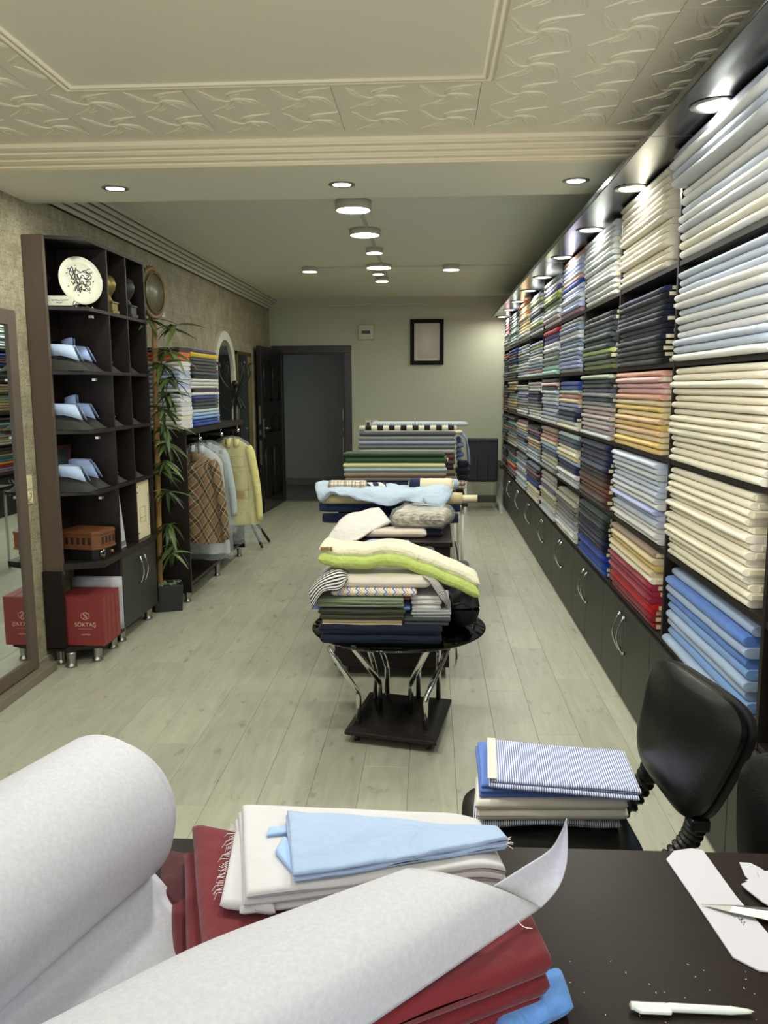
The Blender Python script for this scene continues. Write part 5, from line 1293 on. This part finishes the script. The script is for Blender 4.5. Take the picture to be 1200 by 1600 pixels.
for row in G:
    for j, p in enumerate(row): row[j] = p+Vector((0, 0, .008*noise.noise(Vector((p.x*14, p.y*7, 3)))))
mb.grid(G); o = mb.build('draped_fabric', FAB_S, col='d8d3cc', solid=.014); tag(o, 'white folded cloth strip hanging diagonally over the left front of the dark desk', 'fabric', g2)
pk = E('wrapped_bolt', (0, 4.7, .8), 'beige fabric bolt with painted-in shimmer, wrapped in clear plastic on the desk', 'fabric bolt', g2)
c4 = [at(612, 822, y=4.56), at(693, 842, y=4.50), at(706, 812, y=4.74), at(632, 800, y=4.86)]
zmn = .815; c4 = [Vector((c.x, c.y, zmn)) for c in c4]
def painted_shimmer(nt, tc, oi):  # shimmer put into the cloth colour as pale and dark streaks
    mp = node(nt, 'ShaderNodeMapping'); mp.inputs['Rotation'].default_value = (0, 0, .35); mp.inputs['Scale'].default_value = (18, 170, 60); nt.links.new(tc.outputs['Object'], mp.inputs[0])
    n = node(nt, 'ShaderNodeTexNoise'); n.inputs['Scale'].default_value = 1; n.inputs['Detail'].default_value = 3; nt.links.new(mp.outputs[0], n.inputs['Vector'])
    r = node(nt, 'ShaderNodeMapRange'); r.inputs[1].default_value = .4; r.inputs[2].default_value = .6; nt.links.new(n.outputs[0], r.inputs[0]); return mixc(nt, r.outputs[0], lin('7d725a'), lin('d6ccb2'))
SHIM = fabric_base('beige_painted_shimmer', painted_shimmer, rough=.35)
mb = MB(); mb.slab(c4, .085, r=.035, amp=.010, freq=12, seed=3, nu=14, nv=10); mb.build('cloth', SHIM, pk)
cm_ = sum(c4, Vector())/4; c5 = [cm_+(c-cm_)*1.09-Vector((0, 0, .006)) for c in c4]
mb = MB(); mb.slab(c5, .105, r=.03, amp=.014, freq=16, seed=9, nu=18, nv=14); mb.build('plastic_cover', FILM, pk)
mb = MB(); M = Matrix.Translation(cm_+Vector((-.01, .05, .1045))) @ Matrix.Rotation(math.radians(-20), 4, 'Z'); mb.box((-.05, -.018, 0), (.05, .018, .001), M=M); mb.build('label', plain('grey_label', 'a8a6a0', .5), pk)
stackbox('dark cloth supporting the wrapped bolt on the desk', -.10, .07, 4.56, 4.80, .763, .808, 2, '1a1c30', g=g2)

# ---- far table with long folded bolts
ft = E('far_table', (-.2, 6.6, 0), 'far table with white legs, hidden under long fabric bolts', 'table')
box('table_top', (-.64, 6.05, .715), (.27, 7.15, .742), WOOD, ft, .002)
for x in (-.60, .18, .235):
    for y in (6.12, 7.08): MB().tube([(x, y, 0), (x, y, .715)], .011, 10).build('leg', WHITEP, ft)
g3, g4 = 'front stack of long bolts on the far table', 'rear stack of long bolts on the far table'
def longs(items, Y, d, g, where, x0, x1, zbase):
    z = zbase; n = len(items)
    for i, (nm, hx, th, mat) in enumerate(items):
        a = at(x0, 740, y=Y).x+rnd.uniform(-.012, .012); b = at(x1, 740, y=Y).x+rnd.uniform(-.012, .012)
        mb = MB(); mb.slab([(a, Y, z), (b, Y, z), (b, Y+d, z), (a, Y+d, z)], th*.985, amp=.0015, seed=i, nu=12, r=th*.49)
        o = mb.build('long_bolt', mat or FAB, col=hx); tag(o, f'{nm} long folded bolt, {ordn(i+1)} from bottom of the {where}', 'fabric bolt', g)
        if i % 2 == 0: mb = MB(); mb.box((b-.004, Y+.03, z+th*.3), (b+.006, Y+.10, z+th*.7)); mb.build('cardboard_core', CARD, o)
        z += th
    return z
PLR = fabric_base('red_plaid', plaid('8a3a34', [(.03, 0, .008, 'd8c8b8', .6), (.03, .015, .004, '2a1a1a', .7)]))
PLW = fabric_base('grey_plaid', plaid('c8bcb4', [(.03, 0, .012, '3a2a3a', .6), (.03, .017, .003, '7a3a3a', .6)]))
zq = .743
top3 = longs([('dark blue', '222a44', .035, None), ('grey and wine plaid', None, .035, PLW), ('navy flecked', '1d2440', .035, None), ('navy', '20284a', .04, None), ('brown grey', '77706a', .028, None), ('taupe', '8f7d6a', .044, None),
       ('light blue', '9db8c0', .030, None), ('cream yellow', 'd8d29c', .036, None), ('green', '33512f', .042, None), ('dark green', '22381f', .030, None)], 6.15, .24, g3, 'front stack', 537, 697, zq)
items4 = [('grey', '6b6c70', .04, None), ('red plaid', None, .05, PLR), ('taupe', '7d7060', .04, None), ('olive', '6a6c52', .05, None), ('dark plum', '3a2a30', .04, None), ('brown', '4a3c34', .035, None), ('maroon brown', '5b3a3a', .055, None), ('pale grey', 'a9a8a4', .035, None), ('grey green', '6c746a', .035, None), ('lilac grey', '9a9fb4', .035, None), ('grey', '86877f', .036, None), ('dark grey', '5a5b60', .040, None)]
zz = longs(items4, 6.70, .24, g4, 'rear stack', 560, 711, zq)
folded('folded_fabric', 'cream folded length lying under the black and white checked roll', 569, 722, 672, 678, 6.72, .2, FAB, 'd9d2b0', 1, g4, amp=.001)
CHK = fabric_base('block_stripe_black_white', stripes('20181a', 'dcd6c0', .095, .5))
roll('black and white block striped roll near the top of the rear stack', 562, 713, 669, 6.74, .022, CHK, None, .010, g=g4)
folded('folded_fabric', 'white pinstriped cloth on the very top of the rear stack', 579, 732, 659.5, 666.5, 6.735, .18, fabric_base('white_pinstripe', stripes('8f99a6', 'd8dad8', .012, .3)), None, 1, g4, amp=.004)
# piled ends to the right of the rear stack
for i, (nm, hx, yt_, yb_) in enumerate((('blue', '2f4f8c', 683, 692), ('grey blue', '6d7f96', 692, 700), ('purple grey', '5c5870', 700, 707), ('denim blue', '4a5f94', 707, 714), ('slate blue', '5f7088', 714, 721))):
    folded('folded_fabric', f'{nm} cloth end, {ordn(i+1)} from top, right of the rear stack', 712, 722+i % 2*4, yt_, yb_, 6.78, .2, FAB, hx, 1, g4, amp=.002)
folded('folded_fabric', 'dark cloth heap beneath the blue cloth ends right of the rear stack', 713, 734, 721, 752, 6.80, .2, FAB_S, '191a22', 3, g4, amp=.006)
folded('folded_fabric', 'red plaid cloth on the far table corner below the dark heap', 711, 728, 752, 765, 6.74, .2, PLR, None, 2, g4, amp=.003)
mb = MB(); R_ = [[at(716, 672, y=6.9), at(726, 680, y=6.92), at(730, 705, y=6.92), at(731, 722, y=6.92)], [at(716, 676, y=6.76), at(728, 686, y=6.76), at(733, 708, y=6.76), at(734, 726, y=6.77)]]
mb.grid(surf(R_, 5, 5)); o = mb.build('draped_fabric', FAB_S, col='7d93b4', solid=.01); tag(o, 'grey blue cloth drooping over the right end of the rear stack', 'fabric', g4)

# ================================================================== CHAIRS BY THE DESK
def soft_panel(mb, corners, t, puff=.02, nu=16, nv=14, rc=.3):
    """cushion spanned by four 3-D corners, rounded outline, puffed on both sides"""
    c = [Vector(p) for p in corners]; n = ((c[1]-c[0]).cross(c[3]-c[0])).normalized(); F_, B_ = [], []
    for i in range(nu+1):
        f, b = [], []
        for j in range(nv+1):
            a, d = 2*i/nu-1, 2*j/nv-1
            p_ = 4.2
            L = (abs(a)**p_+abs(d)**p_)**(1/p_) if (a or d) else 0; m_ = max(abs(a), abs(d)); k = m_/L if L > 1e-6 else 1
            u, v = (a*k+1)/2, (d*k+1)/2
            P = (c[0]*(1-u)+c[1]*u)*(1-v)+(c[3]*(1-u)+c[2]*u)*v
            e = max(0, 1-m_**6)**.5; f.append(P+n*(t/2*(.35+.65*e)+puff*(1-a*a)*(1-d*d))); b.append(P-n*(t/2*(.35+.65*e)+puff*.3*(1-a*a)*(1-d*d)))
        F_.append(f); B_.append(b)
    mb.grid(F_); mb.grid(B_, flip=True)
    ring = [(i, 0) for i in range(nu)]+[(nu, j) for j in range(nv)]+[(i, nv) for i in range(nu, 0, -1)]+[(0, j) for j in range(nv, 0, -1)]
    base = len(mb.v); mb.v += [tuple(F_[i][j]) for i, j in ring]+[tuple(B_[i][j]) for i, j in ring]; m = len(ring)
    for q in range(m): mb.f.append((base+q, base+(q+1) % m, base+m+(q+1) % m, base+m+q)); mb.m.append(0); mb.sm.append(True)
def bellows(mb, P, r0, r1, n=14):
    P = catmull([Vector(p) for p in P], 12); L = len(P); Q = []; R = []
    for i in range(n*4+1):
        q = i/(n*4)*(L-1); k = min(int(q), L-2); Q.append(P[k].lerp(P[k+1], q-k)); R.append((r0, r1, r1, r0)[i % 4])
    mb.tube(Q, R, 16)
def office_chair(label, T, seat=True):
    t = E('office_chair', T @ Vector((.3, 1.95, 0)), label, 'chair', 'black office chairs behind the desk')
    c = [(.545, 2.14, .615), (.60, 1.80, .575), (.685, 1.70, .89), (.60, 2.18, .885)]
    mb = MB(); soft_panel(mb, [T @ Vector(p) for p in c], .035, .022, 20, 18); mb.build('backrest', LEATHER, t)
    off = Vector((.022, .004, -.004)); mb = MB(); cc_ = sum((Vector(p) for p in c), Vector())/4
    soft_panel(mb, [T @ (cc_+(Vector(p)-cc_)*1.02+off) for p in c], .035, .0, 20, 18); mb.build('back_shell', BLACKP, t)
    mb = MB(); bellows(mb, [T @ Vector(p) for p in ((.42, 1.86, .400), (.50, 1.86, .425), (.555, 1.85, .47), (.600, 1.84, .53), (.615, 1.83, .585))], .019, .026, 17); mb.build('bellows_arm', BLACKP, t)
    mb = MB(); bellows(mb, [T @ Vector(p) for p in ((.42, 2.16, .405), (.53, 2.18, .43), (.585, 2.17, .52), (.60, 2.12, .62))], .021, .029, 13); mb.build('bellows_arm', BLACKP, t)
    mb = MB(); mb.box((.595, 1.804, .572), (.639, 1.856, .602), M=T); mb.build('arm_clamp', BLACKP, t, bevel=.005)
    mb = MB(); soft_panel(mb, [T @ Vector(p) for p in ((.08, 1.82, .44), (.535, 1.82, .44), (.51, 2.27, .44), (.09, 2.27, .44))], .055, .014, 20, 18); mb.build('seat', LEATHER, t)
    mb = MB(); mb.box((.12, 1.85, .385), (.46, 2.22, .41), M=T); mb.build('seat_pan', BLACKP, t, bevel=.008)
    mb = MB(); o_ = T @ Vector((.30, 2.04, 0)); o_.z = 0; mb.lathe([(.028, .08), (.028, .25), (.018, .25), (.018, .39)], 16, M=Matrix.Translation(o_)); mb.build('gas_column', STEEL, t)
    for k in range(5):
        a = 2*PI*k/5+.3; e = o_+Vector((.165*math.cos(a), .165*math.sin(a), .065)); mb = MB(); mb.tube([o_+Vector((0, 0, .105)), e], [.026, .016], 10, flat=.7); mb.build('leg', BLACKP, t)
        mb = MB(); mb.lathe([(0, -.02), (.026, -.016), (.028, 0), (.026, .016), (0, .02)], 14, M=Matrix.Translation(e-Vector((0, 0, .037))) @ Matrix.Rotation(a, 4, 'Z') @ Matrix.Rotation(PI/2, 4, 'X')); mb.build('castor', BLACKP, t)
    return t
office_chair('black office chair with bellows arms and striped fabrics on its seat', Matrix.Identity(4))
office_chair('black office chair partly seen at the right edge of the photo', Matrix.Translation((.80, 1.50, -.03)) @ Matrix.Rotation(math.radians(45), 4, 'Z') @ Matrix.Translation((-.61, -1.95, 0)))
# fabrics on the chair seat
g5 = 'folded fabrics on the chair seat'
BST = fabric_base('blue_white_stripe', stripes('5a6cae', 'dcdcd8', .0056, .48))
BST2 = fabric_base('navy_white_stripe', stripes('2c3a78', 'd8d8d8', .0056, .55))
sz = .478
def seatf(name, label, xy, z0, th, mat, col, n, amp=.003, g=g5, dipf=None):
    mb = MB(); h = th/n
    for k in range(n):
        j = .004*math.sin(k*2.3+z0*40); mb.slab([(x+j, y+j, z0+h*k) for x, y in xy], h*.99, amp=amp, seed=k+z0*9, r=min(.012, h*.5), dip=dipf, nu=14, nv=10)
    o = mb.build(name, mat, col=col); tag(o, label, 'folded fabric', g); return o
seatf('folded_fabric', 'navy and white fine striped cloth, bottom of the pile on the chair', [(.105, 1.955), (.485, 1.99), (.50, 2.22), (.13, 2.24)], sz, .016, BST2, None, 1, .004, dipf=lambda u, v: .012*math.sin(PI*min(1, u*1.2))-.004)
seatf('folded_fabric', 'cream folded cloth in two thick folds in the chair pile', [(.115, 1.955), (.495, 1.975), (.51, 2.20), (.14, 2.23)], sz+.024, .060, FAB, 'ece6da', 2, .004)
seatf('folded_fabric', 'cornflower blue folded cloth between cream and striped pieces', [(.125, 1.965), (.45, 1.985), (.46, 2.19), (.13, 2.23)], sz+.085, .034, FAB, '5b78c0', 3, .003)
seatf('folded_fabric', 'pale cloth with fine blue stripes on top of the chair pile', [(.150, 1.95), (.505, 1.90), (.515, 2.13), (.165, 2.19)], sz+.120, .022, BST, None, 2, .003)
mb = MB(); mb.slab([(.143, 1.952, sz+.1425), (.166, 1.951, sz+.1425), (.181, 2.19, sz+.1425), (.158, 2.192, sz+.1425)], .003, r=.002)
o = mb.build('folded_fabric', FAB, col='e4dcc0'); tag(o, 'narrow cream selvedge strip at the left edge of the top striped cloth', 'fabric', g5)

# ================================================================== FOREGROUND DESK
fd = E('cutting_desk', (-.1, .92, 0), 'large dark wenge cutting desk in the foreground with a satin top', 'desk')
box('desk_top', (-1.02, .42, .728), (.86, 1.402, .762), DESKM, fd, .0015)
box('side_panel', (-1.0, .45, 0), (-.975, 1.36, .728), WOOD, fd); box('side_panel', (.815, .45, 0), (.84, .96, .728), WOOD, fd)
box('modesty_panel', (-.975, .52, .22), (.815, .54, .728), WOOD, fd)
g6 = 'fabrics on the foreground desk'
REDF = fabric_base('maroon_cotton', wrinkle=.5, wscale=7)
def redlayer(mb, P, z0, th, s):
    mb.slab([(p[0], p[1], z0) for p in P], th, r=min(.02, th*.5), amp=.006, freq=7, seed=s, nu=26, nv=22)
a, b_, c_, d_ = at(300, 1284, z=.86), at(812, 1380, z=.86), at(866, 1534, z=.82), at(330, 1700, z=.86)
Q = [d_, c_, b_, a]
mb = MB()
redlayer(mb, [d_+Vector((-.03, -.01, 0)), c_+Vector((-.012, .0, 0)), b_+Vector((-.01, -.01, 0)), a+Vector((-.028, -.045, 0))], .7632, .034, 1)
redlayer(mb, [d_+Vector((-.015, 0, 0)), c_+Vector((-.004, .002, 0)), b_, a+Vector((-.014, -.02, 0))], .798, .030, 2)
redlayer(mb, Q, .829, .034, 3)
o = mb.build('folded_fabric', REDF, col='681c23'); tag(o, 'large maroon red fabric folded in thick layers on the foreground desk', 'folded fabric', g6)
mb = MB(); mb.slab([at(252, 1410, z=.775), at(318, 1470, z=.775), at(300, 1345, z=.775), at(262, 1345, z=.775)], .022, amp=.010, freq=16, seed=6, nu=14, nv=12)
o = mb.build('folded_fabric', REDF, col='4a2024'); tag(o, 'dark wine crumpled cloth between the white roll and the maroon fabric', 'folded fabric', g6)
mb = MB(); mb.slab([at(770, 1660, z=.765), at(898, 1590, z=.765), at(876, 1532, z=.765), at(780, 1560, z=.765)], .028, amp=.008, freq=12, seed=7, nu=14, nv=12)
o = mb.build('folded_fabric', FAB_S, col='6292d6'); tag(o, 'bright light blue fabric corner sticking out below the maroon fabric', 'folded fabric', g6)
WHF = fabric_base('white_cotton', wrinkle=.45, wscale=7)
zr = .866
mb = MB()
mb.slab([at(342, 1398, z=.89), at(430, 1410, z=.89), at(430, 1290, z=.89), at(366, 1290, z=.89)], .018, r=.008, amp=.003, seed=1)
mb.v = [(x, y, z-(.89-zr)) for x, y, z in mb.v]
w4 = [at(386, 1408, z=.89), at(790, 1366, z=.885), at(752, 1264, z=.91), at(377, 1250, z=.91)]
w4 = [Vector((p.x, p.y, 0)) for p in w4]
for k in range(3):
    j = .006*(2-k)
    mb.slab([(w4[0].x-j, w4[0].y-.002*k, zr+.013*k), (w4[1].x+j*.5, w4[1].y, zr+.013*k), (w4[2].x, w4[2].y, zr+.013*k), (w4[3].x-j, w4[3].y, zr+.013*k)], .014, r=.007, amp=.004, freq=8, seed=k, nu=24, nv=16, dip=lambda u, v: -.012*max(0, (u-.85)/.15)**2)
o = mb.build('folded_fabric', WHF, col='c4c3c5'); tag(o, 'white folded fabric with a frayed left edge lying on the maroon fabric', 'folded fabric', g6)
mb = MB(); fr = random.Random(4)
for i in range(34):
    q = i/33; p = at(342, 1398, z=.875).lerp(at(366, 1292, z=.875), q); l = fr.uniform(.005, .014); an = PI+fr.uniform(-.5, .5)
    mb.tube([p+Vector((.004, 0, .004)), p+Vector((math.cos(an)*l*.5, math.sin(an)*l*.5, fr.uniform(-.002, .006))), p+Vector((math.cos(an)*l, math.sin(an)*l+fr.uniform(-.006, .006), fr.uniform(-.008, .004)))], .0005, 4)
f_ = mb.build('frayed_edge', WHF, o, col='dedcda'); f_['kind'] = 'stuff'
zb_ = zr+.0405
mb = MB(); B4 = [at(458, 1366, z=.925), at(793, 1314, z=.92), at(778, 1292, z=.925), at(446, 1260, z=.93)]; B4 = [Vector((p.x, p.y, 0)) for p in B4]
for k in range(2):
    mb.slab([(p.x, p.y, zb_+.009*k+(.0 if i in (1, 2) else .002)) for i, p in enumerate(B4)], .0095, r=.0045, amp=.005, freq=13, seed=11+k, nu=26, nv=14)
o = mb.build('folded_fabric', fabric_base('pale_blue_cotton', wrinkle=.7, wscale=16), col='9db1cf'); tag(o, 'pale blue folded cloth on top of the white fabric', 'folded fabric', g6)
mb = MB(); mb.slab([tuple(at(430, 1322, z=.92).xy)+(zb_,), tuple(at(464, 1364, z=.92).xy)+(zb_,), tuple(at(470, 1318, z=.92).xy)+(zb_,), tuple(at(444, 1300, z=.92).xy)+(zb_,)], .010, r=.005, amp=.003, seed=3)
mb.slab([tuple(at(416, 1296, z=.92).xy)+(zb_,), tuple(at(450, 1292, z=.92).xy)+(zb_,), tuple(at(450, 1282, z=.92).xy)+(zb_,), tuple(at(420, 1284, z=.92).xy)+(zb_,)], .006, r=.003, amp=.002, seed=4)
mb.build('fold_under', FAB_S, o, col='9dbbe6')
mb = MB(); e0 = at(789, 1305, z=.925); e0.z = zb_+.008
for i in range(16):
    a_ = fr.uniform(-.9, .9); l = fr.uniform(.006, .014); y_ = fr.uniform(-.009, .009); mb.tube([e0+Vector((0, y_, 0)), e0+Vector((math.cos(a_)*l, y_+math.sin(a_)*l, fr.uniform(-.004, .004)))], .0007, 4)
f_ = mb.build('frayed_edge', FAB, o, col='e6dcd6'); f_['kind'] = 'stuff'
# white interfacing roll and its loose sheet
def sheetmat():
    m, nt, b = newmat('white_interfacing'); tc = node(nt, 'ShaderNodeTexCoord')
    n = node(nt, 'ShaderNodeTexNoise'); n.inputs['Scale'].default_value = 160; n.inputs['Detail'].default_value = 6; n.inputs['Distortion'].default_value = .3
    nt.links.new(tc.outputs['Object'], n.inputs['Vector']); r = node(nt, 'ShaderNodeMapRange'); r.inputs[1].default_value = .35; r.inputs[2].default_value = .7; nt.links.new(n.outputs[0], r.inputs[0])
    nt.links.new(mixc(nt, r.outputs[0], lin('b6b6be'), lin('c0c0c7')), b.inputs['Base Color'])
    b.inputs['Roughness'].default_value = .6; b.inputs['Specular IOR Level'].default_value = .3
    bp = node(nt, 'ShaderNodeBump'); bp.inputs['Strength'].default_value = .12; bp.inputs['Distance'].default_value = .002; nt.links.new(n.outputs[0], bp.inputs['Height']); nt.links.new(bp.outputs[0], b.inputs['Normal'])
    return m
SHEET = sheetmat()
ir = E('interfacing_roll', (-.6, .9, .765), 'big loose roll of white interfacing with its sheet unrolled over the maroon fabric', 'fabric roll')
RC = Vector((-.506, 1.203, .923)); ra, re, RR = 1.2714, -.0143, .1225
ax_ = Vector((math.cos(ra)*math.cos(re), math.sin(ra)*math.cos(re), math.sin(re))); n1 = ax_.cross(Vector((0, 0, 1))).normalized(); n2 = n1.cross(ax_)
rows = []
for i in range(25):
    s_ = .70*i/24; row = []
    for k in range(65):
        t_ = 2*PI*k/64; q = RR*(1+.012*math.sin(2*t_+s_*5)*min(1, s_*6)+.010*noise.noise(Vector((math.cos(t_)*1.5, math.sin(t_)*1.5, s_*5))))
        row.append(RC-ax_*s_+n1*q*math.cos(t_)+n2*q*math.sin(t_))
    rows.append(row)
mb = MB(); mb.grid(rows)
for lay, (rk, ex) in enumerate(((.955, .012), (.91, .004), (.865, -.006))):   # inner turns showing at the end
    P0 = [RC+ax_*(ex*(1+.4*math.sin(3*2*PI*k/64)))+(n1*math.cos(2*PI*k/64)+n2*math.sin(2*PI*k/64))*RR*rk for k in range(65)]
    mb.grid([P0, [p-ax_*.4 for p in P0]])
mb.build('roll', SHEET, ir, weld=True)
zz_ = .80
# sheet: leaves the roll underneath, dips to the desk, rises over the fabric as a second loose fold
V_ = [[at(222, 1345, z=.84), at(120, 1425, z=.845), at(-25, 1540, z=.85), at(-175, 1660, z=.85)],
      [at(252, 1376, z=.812), at(150, 1455, z=.815), at(10, 1568, z=.82), at(-140, 1690, z=.82)],
      [at(272, 1402, z=.790), at(178, 1476, z=.792), at(40, 1580, z=.795), at(-110, 1705, z=.80)],
      [at(298, 1440, z=.782), at(215, 1512, z=.785), at(85, 1605, z=.79), at(-70, 1730, z=.79)],
      [at(330, 1492, z=.800), at(245, 1560, z=.800), at(130, 1650, z=.81), at(-30, 1770, z=.81)]]
mb = MB(); mb.grid(surf(V_, 8, 8)); mb.build('sheet_valley', SHEET, ir, solid=.0012)
F_ = [[at(-160, 1722, z=.955), at(-70, 1765, z=.965), at(40, 1800, z=.955), at(200, 1860, z=.875)],
      [at(100, 1590, z=.955), at(180, 1632, z=.968), at(285, 1670, z=.955), at(405, 1722, z=.875)],
      [at(320, 1479, z=.950), at(392, 1515, z=.965), at(485, 1560, z=.948), at(580, 1600, z=.874)],
      [at(500, 1408, z=.940), at(562, 1436, z=.955), at(640, 1475, z=.935), at(716, 1507, z=.872)],
      [at(640, 1357, z=.930), at(702, 1366, z=.942), at(775, 1387, z=.925), at(846, 1418, z=.872)]]
for i, r_ in enumerate(F_):
    p = r_[0]; r_.insert(0, p+Vector((-.012, .045, -.035)) if i < 3 else p+Vector((-.004, .022, -.022))); 
    r_.insert(0, p+Vector((-.010, .05, -.085)) if i < 3 else p+Vector((0, .025, -.045)))
G = surf(F_, 8, 8); mb = MB(); mb.grid(G); mb.build('loose_sheet', SHEET, ir, solid=.0012)
C_ = [[at(770, 1385, z=.926), at(815, 1357, z=.93), at(858, 1329, z=.948), at(876, 1302, z=.98), at(884.5, 1281, z=1.01)],
      [at(806, 1402, z=.895), at(846, 1372, z=.90), at(874, 1340, z=.93), at(881, 1306, z=.97), at(885, 1280, z=1.01)],
      [at(846, 1418, z=.873), at(872, 1388, z=.885), at(885, 1352, z=.92), at(887, 1312, z=.965), at(885.5, 1279, z=1.01)]]
mb = MB(); mb.grid(surf(C_, 8, 6)); mb.build('curled_corner', SHEET, ir, solid=.0012)
th_ = MB(); th_.tube(catmull([at(808, 1438, z=.876), at(818, 1448, z=.872), at(832, 1451, z=.868)], 5), .0006, 5); tag(th_.build('thread', WHF, col='e6e2dc'), 'short white thread on the maroon fabric under the curled sheet', 'thread')
# white paper pattern, scraps, scissors, pen
zp = .7628
def poly(name, pts, z, th, mat, parent=None):
    return MB().prism([tuple(at(x, y, z=z).xy) for x, y in pts][::-1], z, z+th).build(name, mat, parent)
pp = poly('paper_pattern', [(1041, 1344), (1053, 1331), (1080, 1327), (1098, 1330), (1150, 1402), (1205, 1466), (1250, 1512), (1230, 1524), (1186, 1518), (1145, 1497), (1090, 1415)], zp, .0022, PAPER)
tag(pp, 'long white card collar pattern with cut corners on the desk', 'paper pattern')
mb = MB(); mb.tube(catmull([at(x, y, z=zp+.0024) for x, y in ((1142, 1428), (1148, 1433), (1152, 1431), (1156, 1438), (1160, 1434), (1158, 1442), (1164, 1440), (1161, 1446))], 4), .0004, 4)
mb.tube([at(x, y, z=zp+.0024) for x, y in ((1154, 1436), (1163, 1436))], .0004, 4); mb.build('handwriting', INK, pp)
for pts, lb__ in (([(1155, 1349), (1172, 1350), (1188, 1358), (1205, 1370), (1205, 1392), (1180, 1386), (1164, 1370)], 'white cloth scrap with a curved edge at the right rim of the desk'),
                  ([(1158, 1383), (1168, 1379), (1164, 1377), (1186, 1372), (1183, 1363), (1215, 1362), (1220, 1428), (1190, 1410), (1166, 1391)], 'jagged white cloth scraps overlapping at the right edge above the scissors')):
    P = [at(x, y, z=zp+(.001 if 'jag' not in lb__ else .004)) for x, y in pts]
    o = MB().prism([tuple(p.xy) for p in P][::-1], P[0].z, P[0].z+.0025).build('fabric_scrap', PAPER, bevel=.0005); tag(o, lb__, 'fabric scrap', 'white scraps on the desk')
mb = MB(); sx = E('scissors', at(1200, 1430, z=zp+.006), 'open steel tailor scissors lying across the white card pattern', 'scissors')
t0, t1, t2 = at(1096, 1413, z=zp+.005), at(1260, 1424, z=zp+.009), at(1260, 1450, z=zp+.009)
tm1, tm2 = at(1150, 1414, z=zp+.007), at(1140, 1425, z=zp+.007)
vs = [t0, tm2, t2, t1, tm1]; up_ = Vector((0, 0, .0025)); rid = [t0+up_*.3, (tm1+tm2)/2+up_*1.6, (t1+t2)/2+up_*2]
mb.add(vs+rid, [(0,1,6,5), (1,2,7,6), (5,6,4,0), (6,7,3,4), (4,3,2,1,0)]); mb.build('blade', STEEL, sx)
p3, p4 = at(1262, 1437, z=zp+.008), at(1420, 1500, z=zp+.008)
mb = MB(); mb.add([at(1240, 1418, z=zp+.012), at(1330, 1290, z=zp+.012), at(1345, 1300, z=zp+.012), at(1275, 1432, z=zp+.012)], [(0,1,2,3)]); mb.build('blade', STEEL, sx, solid=.003)
for dx_ in (0, .05):
    c0 = p4+Vector((.02, .03-dx_*1.6, .004)); mb = MB(); mb.tube([p3+Vector((0, 0, .004)), c0+Vector((-.035, 0, 0))], .006, 8); mb.tube([c0+Vector((.035*math.cos(2*PI*k/24), .022*math.sin(2*PI*k/24), 0)) for k in range(24)], .006, 8, closed=True); mb.build('handle', BLACKP, sx)
A, B = at(985, 1571, z=zp+.007), at(1181, 1581, z=zp+.005); pd_ = (B-A).normalized(); PLn = (B-A).length
pen = E('pen', A, 'white plastic ballpoint pen with a flat clip lying at the front of the desk', 'pen')
PENM = plain('pen_white', 'dfe6dc', .3, coat=.3)
cl = [(0, .004), (.006, .0052), (.28, .0056), (.30, .0050), (.31, .0056), (.8, .0052), (.93, .0032), (.965, .0022)]
mb = MB(); mb.tube([A+pd_*PLn*q for q, r in cl], [r for q, r in cl], 16); mb.build('barrel', PENM, pen)
mb = MB(); mb.tube([A+pd_*PLn*.965, A+pd_*PLn], [.0014, .0005], 8); mb.build('tip', STEEL, pen)
sd_ = Vector((pd_.y, -pd_.x, 0)); mb = MB()
mb.prism([tuple((A+pd_*PLn*q+sd_*s_).xy) for q, s_ in ((-.005, -.004), (.0, .001), (.07, .0105), (.31, .0105), (.325, .008), (.30, .004), (.06, .002))], zp+.003, zp+.008); mb.build('clip', PENM, pen, bevel=.001)
mb = MB()
for i in range(16): mb.box((0, -.0004, 0), (.0012, .0006, .0002), M=Matrix.Translation(A+pd_*(.012+.0022*i)+Vector((0, .0004, .0058))))
mb.build('small_print', plain('pen_print', '6a7a74', .6), pen)
lt = MB(); lr2 = random.Random(2)
for i in range(26):
    p = at(lr2.uniform(880, 1195), lr2.uniform(1500, 1598), z=zp+.0006); a_ = lr2.uniform(0, PI); l = lr2.uniform(.001, .003); lt.tube([p, p+Vector((math.cos(a_)*l, math.sin(a_)*l, 0))], .0004, 4)
o = lt.build('lint', WHF, col='e6e2dc'); o['kind'] = 'stuff'; tag(o, 'tiny white lint and thread bits scattered around the pen', 'lint')
